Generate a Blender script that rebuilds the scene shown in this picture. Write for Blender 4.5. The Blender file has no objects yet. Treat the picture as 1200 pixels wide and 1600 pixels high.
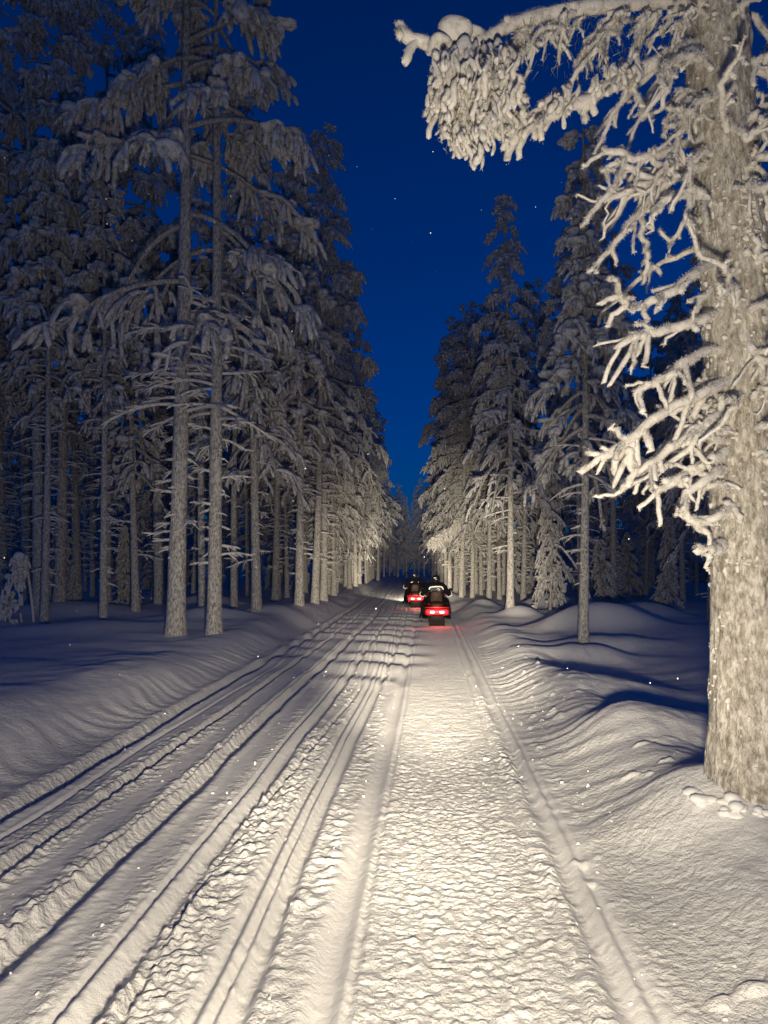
import bpy, math, random
import numpy as np
from mathutils import Vector

# ------------------------------------------------------------------ scene, camera, sky, light
S = bpy.context.scene
COL = S.collection
F, HOR, CX, CAMH = 1100.0, 885.0, 600.0, 1.65     # focal length and horizon of the photo in its own pixels, eye height in m

cam = bpy.data.cameras.new("camera")
cam.sensor_fit = 'VERTICAL'; cam.sensor_height = 36.0
cam.lens = F / 1600.0 * 36.0
cam.shift_y = (HOR - 800.0) / 1600.0
cam.clip_end = 2000.0; cam.clip_start = 0.05
camo = bpy.data.objects.new("camera", cam); COL.objects.link(camo)
camo.location = (0, 0, CAMH); camo.rotation_euler = (math.radians(90), 0, 0)
S.camera = camo

W = bpy.data.worlds.new("World"); S.world = W; W.use_nodes = True
wn = W.node_tree; wn.nodes.clear()
sky = wn.nodes.new("ShaderNodeTexSky"); sky.sky_type = 'NISHITA'; sky.sun_disc = False
sky.sun_elevation = math.radians(4.5); sky.sun_rotation = math.radians(195); sky.altitude = 100
sky.air_density = 1.0; sky.dust_density = 0.2; sky.ozone_density = 10.0
hs = wn.nodes.new("ShaderNodeHueSaturation"); hs.inputs["Saturation"].default_value = 1.0
hs.inputs['Hue'].default_value = 0.5
bg = wn.nodes.new("ShaderNodeBackground"); bg.inputs["Strength"].default_value = 0.060
wo = wn.nodes.new("ShaderNodeOutputWorld")
wn.links.new(sky.outputs[0], hs.inputs['Color']); wn.links.new(hs.outputs[0], bg.inputs['Color'])
wn.links.new(bg.outputs[0], wo.inputs['Surface'])

S.view_settings.view_transform = 'Standard'; S.view_settings.look = 'None'
S.view_settings.exposure = 0.2; S.view_settings.gamma = 1.0
S.view_settings.use_curve_mapping = False
S.render.engine = 'CYCLES'
S.cycles.use_denoising = True; S.cycles.use_adaptive_sampling = True; S.cycles.adaptive_threshold = 0.02
S.cycles.max_bounces = 4; S.cycles.diffuse_bounces = 2; S.cycles.glossy_bounces = 2
S.cycles.transmission_bounces = 3; S.cycles.transparent_max_bounces = 4
S.cycles.sample_clamp_indirect = 3.0

def spot(name, loc, target, energy, size, blend, color, radius=0.06):
    l = bpy.data.lights.new(name, 'SPOT'); l.energy = energy; l.spot_size = math.radians(size)
    l.spot_blend = blend; l.color = color; l.shadow_soft_size = radius
    o = bpy.data.objects.new(name, l); COL.objects.link(o); o.location = loc
    o.rotation_euler = (Vector(target) - Vector(loc)).to_track_quat('-Z', 'Y').to_euler()
    return o
WARM = (1.0, 0.86, 0.63)
HL = (0.14, 0.30, 1.14)          # headlight of the snowmobile the photograph is taken from
spot("headlight_flood", HL, (0.6, 8.0, 3.7), 600, 108, 1.0, WARM, 0.11)
spot("headlight_spill", HL, (-0.75, 4.0, -0.8), 480, 132, 1.0, WARM, 0.11)
spot("headlight_dipped", HL, (0.0, 12.0, 0.8), 1900, 46, 1.0, WARM, 0.11).scale = (1.3, 1.0, 1.0)
spot("headlight_main", HL, (1.4, 24.0, 1.0), 22000, 25, 1.0, WARM, 0.11)

# ------------------------------------------------------------------ small tools
rng = np.random.default_rng(7)
random.seed(7)

def props(o, label=None, category=None, group=None, kind=None):
    if label: o["label"] = label
    if category: o["category"] = category
    if group: o["group"] = group
    if kind: o["kind"] = kind
    return o

def link(name, me, parent=None, loc=None):
    o = bpy.data.objects.new(name, me); COL.objects.link(o)
    if parent is not None: o.parent = parent
    if loc is not None: o.location = loc
    return o

def thing(name, loc, label, category, group=None, rotz=0.0):
    o = link(name, None, None, loc); o.rotation_euler = (0, 0, rotz); o.empty_display_size = 0.2
    return props(o, label, category, group)

class MB:
    """collects vertices and faces (quads and triangles) for ONE mesh"""
    def __init__(s): s.v = []; s.q = []; s.t = []; s.qm = []; s.tm = []; s.n = 0
    def quads(s, v, f, m=0):
        v = np.asarray(v, float).reshape(-1, 3); f = np.asarray(f, int).reshape(-1, 4)
        s.v.append(v); s.q.append(f + s.n); s.qm.append(np.full(len(f), m)); s.n += len(v)
    def tris(s, v, f, m=0):
        v = np.asarray(v, float).reshape(-1, 3); f = np.asarray(f, int).reshape(-1, 3)
        s.v.append(v); s.t.append(f + s.n); s.tm.append(np.full(len(f), m)); s.n += len(v)
    def mesh(s, name, mats, smooth=True):
        me = bpy.data.meshes.new(name)
        v = np.concatenate(s.v); q = np.concatenate(s.q) if s.q else np.zeros((0, 4), int)
        t = np.concatenate(s.t) if s.t else np.zeros((0, 3), int)
        mi = np.concatenate((s.qm + s.tm)) if (s.qm or s.tm) else np.zeros(0)
        me.vertices.add(len(v)); me.vertices.foreach_set("co", v.astype(np.float32).ravel())
        me.loops.add(q.size + t.size); me.polygons.add(len(q) + len(t))
        me.loops.foreach_set("vertex_index", np.concatenate((q.ravel(), t.ravel())).astype(np.int32))
        ls = np.concatenate((np.arange(len(q)) * 4, q.size + np.arange(len(t)) * 3)).astype(np.int32)
        me.polygons.foreach_set("loop_start", ls)
        me.polygons.foreach_set("material_index", mi.astype(np.int32))
        me.polygons.foreach_set("use_smooth", np.full(len(ls), smooth))
        for m in (mats if isinstance(mats, (list, tuple)) else [mats]): me.materials.append(m)
        me.update(calc_edges=True)
        return me
    def build(s, name, mats, parent=None, loc=None, smooth=True):
        return link(name, s.mesh(name, mats, smooth), parent, loc)

def tubes(P, R, k, squash=1.0):
    """n tubes at once. P (n,m,3) centre lines, R (n,m) radii -> vertices and quads"""
    P = np.asarray(P, float); R = np.asarray(R, float)
    if P.ndim == 2: P = P[None]; R = R[None]
    n, m, _ = P.shape
    T = np.gradient(P, axis=1); T /= np.linalg.norm(T, axis=2, keepdims=True) + 1e-9
    mean = P[:, -1] - P[:, 0]
    mean = mean / (np.linalg.norm(mean, axis=1, keepdims=True) + 1e-9)
    ref = np.where(np.abs(mean[:, 2:3]) > 0.8, np.array([[1.0, 0.13, 0]]), np.array([[0, 0.05, 1.0]]))
    ref = np.repeat(ref[:, None], m, axis=1)
    A = np.cross(T, ref); A /= np.linalg.norm(A, axis=2, keepdims=True) + 1e-9
    B = np.cross(A, T)
    a = np.arange(k) * 2 * np.pi / k
    ca, sa = np.cos(a), np.sin(a) * squash
    V = P[:, :, None] + R[:, :, None, None] * (A[:, :, None] * ca[None, None, :, None] + B[:, :, None] * sa[None, None, :, None])
    i, j, l = np.meshgrid(np.arange(n), np.arange(m - 1), np.arange(k), indexing='ij')
    b = i * m * k + j * k
    q = np.stack((b + l, b + (l + 1) % k, b + k + (l + 1) % k, b + k + l), -1)
    return V.reshape(-1, 3), q.reshape(-1, 4)

def ico(sub):
    t = (1 + 5 ** .5) / 2
    v = [(-1, t, 0), (1, t, 0), (-1, -t, 0), (1, -t, 0), (0, -1, t), (0, 1, t), (0, -1, -t), (0, 1, -t), (t, 0, -1), (t, 0, 1), (-t, 0, -1), (-t, 0, 1)]
    f = [(0, 11, 5), (0, 5, 1), (0, 1, 7), (0, 7, 10), (0, 10, 11), (1, 5, 9), (5, 11, 4), (11, 10, 2), (10, 7, 6), (7, 1, 8), (3, 9, 4), (3, 4, 2), (3, 2, 6), (3, 6, 8), (3, 8, 9), (4, 9, 5), (2, 4, 11), (6, 2, 10), (8, 6, 7), (9, 8, 1)]
    v = [np.array(p) / np.linalg.norm(p) for p in v]
    for _ in range(sub):
        c = {}; nf = []
        def mid(a, b):
            key = (min(a, b), max(a, b))
            if key not in c:
                p = v[a] + v[b]; v.append(p / np.linalg.norm(p)); c[key] = len(v) - 1
            return c[key]
        for a, b, d in f:
            x, y, z = mid(a, b), mid(b, d), mid(d, a); nf += [(a, x, z), (b, y, x), (d, z, y), (x, y, z)]
        f = nf
    return np.array(v), np.array(f)
ICO1, ICO2 = ico(1), ico(2)

def blobs(C, R3, base=ICO1, wob=0.18, r=rng):
    """n lumps: centres C (n,3), radii R3 (n,3)"""
    C = np.asarray(C, float); R3 = np.asarray(R3, float); v, f = base
    n = len(C)
    ph = r.uniform(0, 6.28, (n, 1, 3))
    w = 1 + wob * np.sin(v[None] * 2.6 + ph).sum(2, keepdims=True) / 1.6
    V = C[:, None] + v[None] * w * R3[:, None]
    Fc = f[None] + (np.arange(n) * len(v))[:, None, None]
    return V.reshape(-1, 3), Fc.reshape(-1, 3)

_perm = np.random.default_rng(3).permutation(4096)
_grad = np.random.default_rng(4).uniform(0, 2 * np.pi, 4096)
_gc, _gs = np.cos(_grad), np.sin(_grad)
def noise2(x, y, seed=0):
    """gradient noise, about -1..1"""
    xi = np.floor(x).astype(np.int64); yi = np.floor(y).astype(np.int64)
    xf = x - xi; yf = y - yi
    def g(ix, iy, fx, fy):
        h = _perm[(_perm[(ix + seed * 131) & 4095] + iy) & 4095]
        return _gc[h] * fx + _gs[h] * fy
    u = xf * xf * xf * (xf * (xf * 6 - 15) + 10); w = yf * yf * yf * (yf * (yf * 6 - 15) + 10)
    a = g(xi, yi, xf, yf); b = g(xi + 1, yi, xf - 1, yf); c = g(xi, yi + 1, xf, yf - 1); d = g(xi + 1, yi + 1, xf - 1, yf - 1)
    return 1.5 * ((a + (b - a) * u) * (1 - w) + (c + (d - c) * u) * w)
def sstep(a, b, x):
    t = np.clip((x - a) / (b - a), 0, 1); return t * t * (3 - 2 * t)

# ------------------------------------------------------------------ materials
def mat(name):
    m = bpy.data.materials.new(name); m.use_nodes = True
    nt = m.node_tree; b = nt.nodes["Principled BSDF"]
    return m, nt, b
def tex(nt, kind='Object'):
    return nt.nodes.new("ShaderNodeTexCoord").outputs[kind]
def noise_node(nt, vec, scale, detail=3, rough=0.55, stretch=None):
    if stretch:
        mp = nt.nodes.new("ShaderNodeMapping"); mp.inputs['Scale'].default_value = stretch
        nt.links.new(vec, mp.inputs['Vector']); vec = mp.outputs[0]
    n = nt.nodes.new("ShaderNodeTexNoise"); n.inputs['Scale'].default_value = scale
    n.inputs['Detail'].default_value = detail; n.inputs['Roughness'].default_value = rough
    nt.links.new(vec, n.inputs['Vector']); return n.outputs['Fac']
def ramp(nt, fac, stops):
    r = nt.nodes.new("ShaderNodeValToRGB"); e = r.color_ramp.elements
    while len(e) < len(stops): e.new(0.5)
    for el, (p, c) in zip(e, stops): el.position = p; el.color = (*c, 1)
    nt.links.new(fac, r.inputs[0]); return r.outputs[0]
def bump(nt, b, height, strength, dist, prev=None):
    n = nt.nodes.new("ShaderNodeBump"); n.inputs['Strength'].default_value = strength; n.inputs['Distance'].default_value = dist
    nt.links.new(height, n.inputs['Height'])
    if prev: nt.links.new(prev, n.inputs['Normal'])
    nt.links.new(n.outputs[0], b.inputs['Normal']); return n.outputs[0]
def plain(name, color, rough=0.5, metal=0.0, grain=0.0):
    m, nt, b = mat(name)
    b.inputs['Roughness'].default_value = rough; b.inputs['Metallic'].default_value = metal
    f = noise_node(nt, tex(nt), 9.0, 3)
    c = np.array(color)
    nt.links.new(ramp(nt, f, [(0.3, tuple(c * 0.82)), (0.7, tuple(np.minimum(c * 1.12, 1)))]), b.inputs['Base Color'])
    if grain: bump(nt, b, noise_node(nt, tex(nt), 120.0, 2), grain, 0.01)
    return m
def glow(name, color, strength):
    m, nt, b = mat(name)
    b.inputs['Base Color'].default_value = (*color, 1)
    b.inputs['Emission Color'].default_value = (*color, 1); b.inputs['Emission Strength'].default_value = strength
    return m

M = {}
m, nt, b = mat("trail_snow")
co = tex(nt)
b.inputs['Roughness'].default_value = 0.6; b.inputs['Specular IOR Level'].default_value = 0.25
nt.links.new(ramp(nt, noise_node(nt, co, 1.7, 5), [(0.3, (0.80, 0.80, 0.81)), (0.7, (0.88, 0.88, 0.88))]), b.inputs['Base Color'])
rough_ = nt.nodes.new("ShaderNodeAttribute"); rough_.attribute_name = "churned"      # 1 where the snow is churned up, low where skis pressed it flat
def churn(h):
    k = nt.nodes.new("ShaderNodeMath"); k.operation = 'MULTIPLY'; nt.links.new(h, k.inputs[0]); nt.links.new(rough_.outputs['Fac'], k.inputs[1]); return k.outputs[0]
n0 = bump(nt, b, churn(noise_node(nt, co, 17.0, 3, 0.6)), 0.55, 0.05)
n1 = bump(nt, b, churn(noise_node(nt, co, 36.0, 5, 0.65)), 0.8, 0.03, n0)
bump(nt, b, noise_node(nt, co, 190.0, 2, 0.5), 0.4, 0.008, n1)
M['snow'] = m

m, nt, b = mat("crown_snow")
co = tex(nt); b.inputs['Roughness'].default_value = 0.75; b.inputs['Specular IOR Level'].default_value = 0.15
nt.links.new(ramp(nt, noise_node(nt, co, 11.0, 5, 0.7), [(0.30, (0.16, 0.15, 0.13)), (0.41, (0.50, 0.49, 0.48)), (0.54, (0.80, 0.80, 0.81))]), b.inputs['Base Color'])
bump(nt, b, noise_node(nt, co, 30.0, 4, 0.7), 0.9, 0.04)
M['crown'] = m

m, nt, b = mat("branch_frost")
co = tex(nt); b.inputs['Roughness'].default_value = 0.75; b.inputs['Specular IOR Level'].default_value = 0.15
nt.links.new(ramp(nt, noise_node(nt, co, 16.0, 5, 0.7), [(0.28, (0.24, 0.21, 0.17)), (0.38, (0.58, 0.55, 0.51)), (0.52, (0.82, 0.80, 0.78))]), b.inputs['Base Color'])
n1 = bump(nt, b, noise_node(nt, co, 48.0, 5, 0.7), 0.55, 0.018)
bump(nt, b, noise_node(nt, co, 220.0, 2, 0.6), 0.5, 0.005, n1)
M['frost'] = m

m, nt, b = mat("needles")
b.inputs['Roughness'].default_value = 0.8
nt.links.new(ramp(nt, noise_node(nt, tex(nt), 8.0, 3), [(0.35, (0.045, 0.055, 0.035)), (0.65, (0.30, 0.29, 0.26))]), b.inputs['Base Color'])
M['needles'] = m

def bark_mat(name, lo, hi, frost, f0, f1, zs=0.35):
    m, nt, b = mat(name)
    co = tex(nt); b.inputs['Roughness'].default_value = 0.85; b.inputs['Specular IOR Level'].default_value = 0.12
    bk = ramp(nt, noise_node(nt, co, 26.0, 5, 0.65, (1, 1, zs)), [(0.35, lo), (0.65, hi)])
    fm = ramp(nt, noise_node(nt, co, 30.0, 8, 0.8, (1, 1, 0.45)), [(f0, (0, 0, 0)), (f1, (1, 1, 1))])
    mx = nt.nodes.new("ShaderNodeMix"); mx.data_type = 'RGBA'
    nt.links.new(fm, mx.inputs[0]); nt.links.new(bk, mx.inputs[6]); mx.inputs[7].default_value = (*frost, 1)
    nt.links.new(mx.outputs[2], b.inputs['Base Color'])
    n1 = bump(nt, b, noise_node(nt, co, 30.0, 5, 0.7, (1, 1, zs)), 0.8, 0.03)
    bump(nt, b, fm, 0.5, 0.02, n1)
    return m
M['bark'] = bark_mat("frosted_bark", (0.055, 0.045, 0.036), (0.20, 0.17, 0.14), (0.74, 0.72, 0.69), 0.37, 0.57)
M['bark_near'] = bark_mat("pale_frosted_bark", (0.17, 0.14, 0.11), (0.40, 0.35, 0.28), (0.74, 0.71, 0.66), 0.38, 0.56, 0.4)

# ------------------------------------------------------------------ the ground
def lane(d):
    """x of the middle of the camera's lane at distance d"""
    d = np.asarray(d, float)
    t = np.clip(d - 16.0, 0, 14.0)
    # slope 0.065 up to 16 m, easing to 0.035 past 30 m
    return 0.18 + 0.065 * d - (0.030 / 28.0) * t * t - 0.030 * np.clip(d - 30.0, 0, None)

RUTS = [  # offset from the lane's middle, half width, depth, wander, seed
    (0.555, 0.045, 0.055, 0.03, 11), (0.66, 0.020, 0.020, 0.03, 11), (0.40, 0.025, 0.018, 0.03, 12), (-0.58, 0.055, 0.050, 0.02, 13), (-0.48, 0.016, 0.022, 0.02, 13),
    (-0.90, 0.040, 0.065, 0.05, 15), (-0.98, 0.018, 0.045, 0.05, 15), (-1.06, 0.025, 0.040, 0.05, 15), (-1.44, 0.045, 0.075, 0.09, 16), (-1.56, 0.020, 0.030, 0.09, 16),
    (-1.98, 0.070, 0.110, 0.09, 17), (-2.10, 0.018, 0.030, 0.09, 17), (-2.50, 0.042, 0.075, 0.09, 18), (-3.02, 0.080, 0.120, 0.06, 19), (-1.25, 0.022, 0.035, 0.16, 20), (-2.75, 0.022, 0.03, 0.14, 21)]
MOUNDS = [  # x, y, radius x, radius y, height
    (2.45, 6.2, 0.60, 0.50, 0.20), (5.1, 16.8, 1.25, 0.9, 0.62), (3.55, 12.2, 0.75, 0.5, 0.22), (4.3, 13.6, 1.0, 0.55, 0.2), (2.5, 3.05, 0.62, 0.5, 0.16),
    (1.72, 4.15, 0.42, 0.40, 0.12), (-4.2, 17.5, 0.9, 0.7, 0.2), (-3.1, 19.5, 0.8, 0.9, 0.2), (4.0, 20.8, 0.6, 0.6, 0.3), (3.6, 25.5, 0.5, 0.5, 0.25), (6.1, 26, 1.0, 0.8, 0.5),
    (-6.5, 15.0, 1.4, 1.0, 0.22), (-9.0, 20, 1.6, 1.2, 0.3), (7.8, 21, 1.1, 0.9, 0.35), (2.9, 33, 0.6, 0.8, 0.35), (-6, 24, 1.2, 1.0, 0.35), (2.95, 8.6, 0.7, 0.5, 0.12), (2.25, 4.3, 0.42, 0.40, 0.07)]
PRESSED = ((-0.56, 0.12), (-0.99, 0.14), (-1.53, 0.11), (-1.82, 0.17), (-2.25, 0.10), (-2.85, 0.13), (0.62, 0.12))
def pressed(u, d):
    p = np.zeros(np.broadcast(u, d).shape)
    for c0, w in PRESSED: p = np.maximum(p, np.exp(-((u - c0 - 0.07 * noise2(d / 5.0, d * 0 + c0, 22)) / w) ** 4))
    return p
def height(x, y, sp=0.02):
    """height of the snow at x, y; sp = spacing of the samples, finer waves are left to the material"""
    x = np.asarray(x, float); d = np.asarray(y, float)
    u = x - lane(d)
    fade = lambda lam: np.clip(lam / (2.2 * sp) - 0.6, 0, 1)
    big = noise2(x / 3.1, d / 3.4, 1) * 0.10 + noise2(x / 9.0, d / 9.0, 2) * 0.16 + noise2(x / 1.2, d / 1.2, 3) * 0.035 - np.clip(noise2(x / 0.33, d / 0.33, 4) - 0.45, 0, 1) * 0.07 * fade(0.33) + noise2(x / 0.14, d / 0.14, 7) * 0.008 * fade(0.14) + noise2(x / 0.45, d / 0.5, 13) * 0.022 * fade(0.45)
    wl = 0.14 * noise2(d / 2.3, d * 0 + 0.5, 5); wr = 0.10 * noise2(d / 1.7, d * 0 + 1.5, 6)
    L = sstep(-3.25 + wl, -4.35 + wl, u); Rr = sstep(0.72 + wr, 1.75 + wr, u)
    z = L * (0.34 + big) + Rr * (0.19 + big)
    # the ridge thrown up along both edges
    near = sstep(2.0, 5.0, d) * (1 - sstep(16, 26, d))
    z = z + np.exp(-((u - 1.42 - wr) / 0.36) ** 2) * (0.05 + 0.06 * near + 0.035 * noise2(d / 1.1, u, 8))
    z = z + np.exp(-((u + 3.75 - wl) / 0.45) ** 2) * (0.07 + 0.05 * noise2(d / 1.6, u, 9))
    z = z - np.exp(-((u - 2.9) / 0.8) ** 2) * 0.13 * sstep(6.2, 7.4, d) * (1 - sstep(11, 14, d))
    # ripples across the shoulders
    wob = d + 0.25 * u + 0.22 * noise2(u * 1.6, d * 0.9, 10)
    rip = np.sin(wob * 2 * np.pi / 0.26) * fade(0.26) + 0.7 * np.sin(wob * 2 * np.pi / 0.43 + 1.0) * fade(0.4)
    z = z + rip * 0.011 * sstep(2.8, 5.5, d) * (np.exp(-((u - 1.12) / 0.40) ** 2) + 0.75 * np.exp(-((u + 3.5) / 0.28) ** 2)) * (0.7 + 0.6 * noise2(d / 2.2, u, 12))
    road = sstep(-3.3, -3.1, u) * (1 - sstep(0.68, 0.86, u))
    shoulder = np.clip(1 - np.abs(u - 1.0) / 0.6, 0, 1)
    # churned snow: lumps everywhere on the trail but in the pressed bands
    press = pressed(u, d)
    belt = np.exp(-((u + 0.03) / 0.40) ** 8)
    lump = np.zeros_like(u)
    for lam, amp, sd in ((0.30, 0.006, 30), (0.15, 0.010, 31), (0.075, 0.015, 32), (0.042, 0.013, 33)):
        lump = lump + amp * np.clip(noise2(u / lam, d / lam, sd), -.25, .8) * 1.3 * fade(lam) * np.clip(0.75 + 1.2 * noise2(u / 0.5, d / 1.3, sd + 20), 0.15, 1.8)
    z = z + road * (1 - belt) * (1 - 0.88 * press) * lump
    z = z + shoulder * (1 - road) * lump * 0.25
    # the lane under the drive belt: broken cross ribs
    ribs = np.zeros_like(u)
    for lam, amp, sd in ((0.17, 0.003, 43), (0.085, 0.003, 40), (0.05, 0.006, 41), (0.032, 0.009, 42)):
        ribs = ribs + amp * 1.5 * np.clip(noise2(u / (lam * 1.05), d / lam + 0.7 * noise2(u * 3, d * 2, 44), sd), -.45, .6) * fade(lam)
    z = z + belt * (ribs - 0.015)
    # long swells on the far half of the trail
    sw = sstep(8.5, 12.5, d) * (1 - sstep(24, 32, d)) * road * sstep(0.1, -0.9, u)
    z = z + sw * 0.036 * np.sin((d + 0.35 * u + 0.5 * noise2(u, d / 2.5, 50)) * 2 * np.pi / 1.55) * (0.7 + 0.7 * noise2(u / 1.5, d / 3, 51))
    # grooves pressed by skis
    for c0, w, dp, wa, sd in RUTS:
        cc = c0 + wa * (noise2(d / 6.5, d * 0 + sd * 1.7, sd) + 0.25 * noise2(d / 1.9, d * 0 + sd, sd + 1)) * sstep(1, 4, d)
        q = (u - cc) / (w * (1 + 0.2 * noise2(d / 0.7, d * 0 + sd, sd + 2)))
        dep = 0.78 * dp * (0.85 + 0.35 * noise2(d / 1.3, d * 0 + sd * 3.1, sd + 3))
        z = z - dep * np.exp(-np.abs(q) ** 3) * np.clip(1.2 - sp / 0.5, 0, 1)
        for sgn in (-1, 1):                       # the rim squeezed up beside each groove
            z = z + 0.15 * dp * np.exp(-((q - sgn * 1.75) / 0.6) ** 2) * (0.7 + 0.6 * np.abs(noise2(d / 0.10, u / 0.08, sd + 5)) * fade(0.10)) * (0.5 if c0 > -0.7 else 1)
    for mx, my, rx, ry, h in MOUNDS:
        z = z + h * np.exp(-np.clip(((x - mx) / rx) ** 2 + ((d - my) / ry) ** 2, 0, 30) ** 1.3)
    # thrown crumbs on the right shoulder
    crumbs = np.clip(noise2(u / 0.12, d / 0.16, 60) - 0.42, 0, 1) * fade(0.15) * np.exp(-((u - 1.15) / 0.5) ** 2) * np.clip(noise2(u / 0.9, d / 1.0, 61) + 0.15, 0, 1)
    return z + crumbs * 0.22
def gz(x, y, sp=0.02): return float(height(np.array([x]), np.array([y]), sp)[0])
def at(px, py, d): return np.array([(px - CX) * d / F, d, CAMH - (py - HOR) * d / F])
def foot(px, py):
    """where the picture's ray through px, py meets the snow"""
    d = 1430.0 / max(py - HOR, 6)
    for _ in range(7):
        z = gz((px - CX) * d / F, d); d = 0.5 * d + 0.5 * F * (CAMH - z) / max(py - HOR, 6)
    x = (px - CX) * d / F
    return x, d, gz(x, d)

def make_ground():
    rows = list(np.linspace(-14, 1.2, 26)[:-1])
    d = 1.2
    while d < 420:
        rows.append(d); d += max(0.0055, d * d / 1162 * 0.55) if d > 2.0 else 0.014
    rows = np.array(rows)
    fine = np.arange(-3.75, 2.3, 0.0115)
    def out(a, s, end):
        r = []; st = 0.0115
        while abs(a) < end: st = min(st * 1.09, 12); a += s * st; r.append(a)
        return r
    cols = np.array(sorted(out(-3.75, -1, 260)) + list(fine) + out(2.3 - 0.0115, 1, 260))
    D, U = np.meshgrid(rows, cols, indexing='ij')
    X = lane(D) + U
    sp = np.maximum(np.gradient(rows)[:, None] * np.ones_like(U), np.gradient(cols)[None, :] * np.ones_like(D))
    Z = height(X, rows[:, None], np.maximum(np.gradient(rows)[:, None] + 0 * U, np.minimum(sp, 0.3)))
    n, m = D.shape
    i, j = np.meshgrid(np.arange(n - 1), np.arange(m - 1), indexing='ij'); b0 = i * m + j
    mb = MB(); mb.quads(np.stack((X, D, Z), -1), np.stack((b0, b0 + 1, b0 + m + 1, b0 + m), -1))
    o = mb.build("ground", M['snow'])
    pr = pressed(U, rows[:, None]); bank = np.maximum(sstep(-3.2, -3.7, U), sstep(0.75, 1.5, U))
    at_ = o.data.attributes.new("churned", 'FLOAT', 'POINT'); at_.data.foreach_set("value", ((1 - 0.85 * pr) * (1 - 0.6 * bank)).astype(np.float32).ravel())
    props(o, "rutted snow of the trail and the forest floor", None, None, "structure")
make_ground()

# ------------------------------------------------------------------ trees
def trunk_mb(H, r0, lean, sides, rings, r, rough=0.06, root=1.25, rtop=0.12):
    t = np.linspace(0, 1, rings) ** 1.15
    P = np.zeros((rings, 3)); P[:, 2] = -0.35 + t * (H + 0.35)
    P[:, 0] = lean[0] * t + 0.05 * np.sin(t * 5 + r.uniform(0, 6)); P[:, 1] = lean[1] * t + 0.05 * np.sin(t * 4 + r.uniform(0, 6))
    R = r0 * (1 - t * (1 - rtop)) * (1 + (root - 1) * np.exp(-np.maximum(P[:, 2], 0) / 0.3))
    v, q = tubes(P, R, sides)
    a = np.tile(np.arange(sides) / sides * 2 * np.pi, rings)
    k = 1 + rough * (noise2(np.cos(a) * 3.1 + 9, np.sin(a) * 3.1 + v[:, 2] * 1.3, 70) + 0.8 * noise2(np.cos(a) * 7 + 3, np.sin(a) * 7 + v[:, 2] * 5.0, 71))
    c = np.repeat(P, sides, axis=0)
    v = c + (v - c) * k[:, None]
    mb = MB(); mb.quads(v, q); return mb, P

def on_axis(P, z):
    return np.array([np.interp(z, P[:, 2], P[:, 0]), np.interp(z, P[:, 2], P[:, 1]), z])

def lerp(p, f):
    k = f * (len(p) - 1); i = min(int(k), len(p) - 2); k -= i
    return p[i] * (1 - k) + p[i + 1] * k

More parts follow.
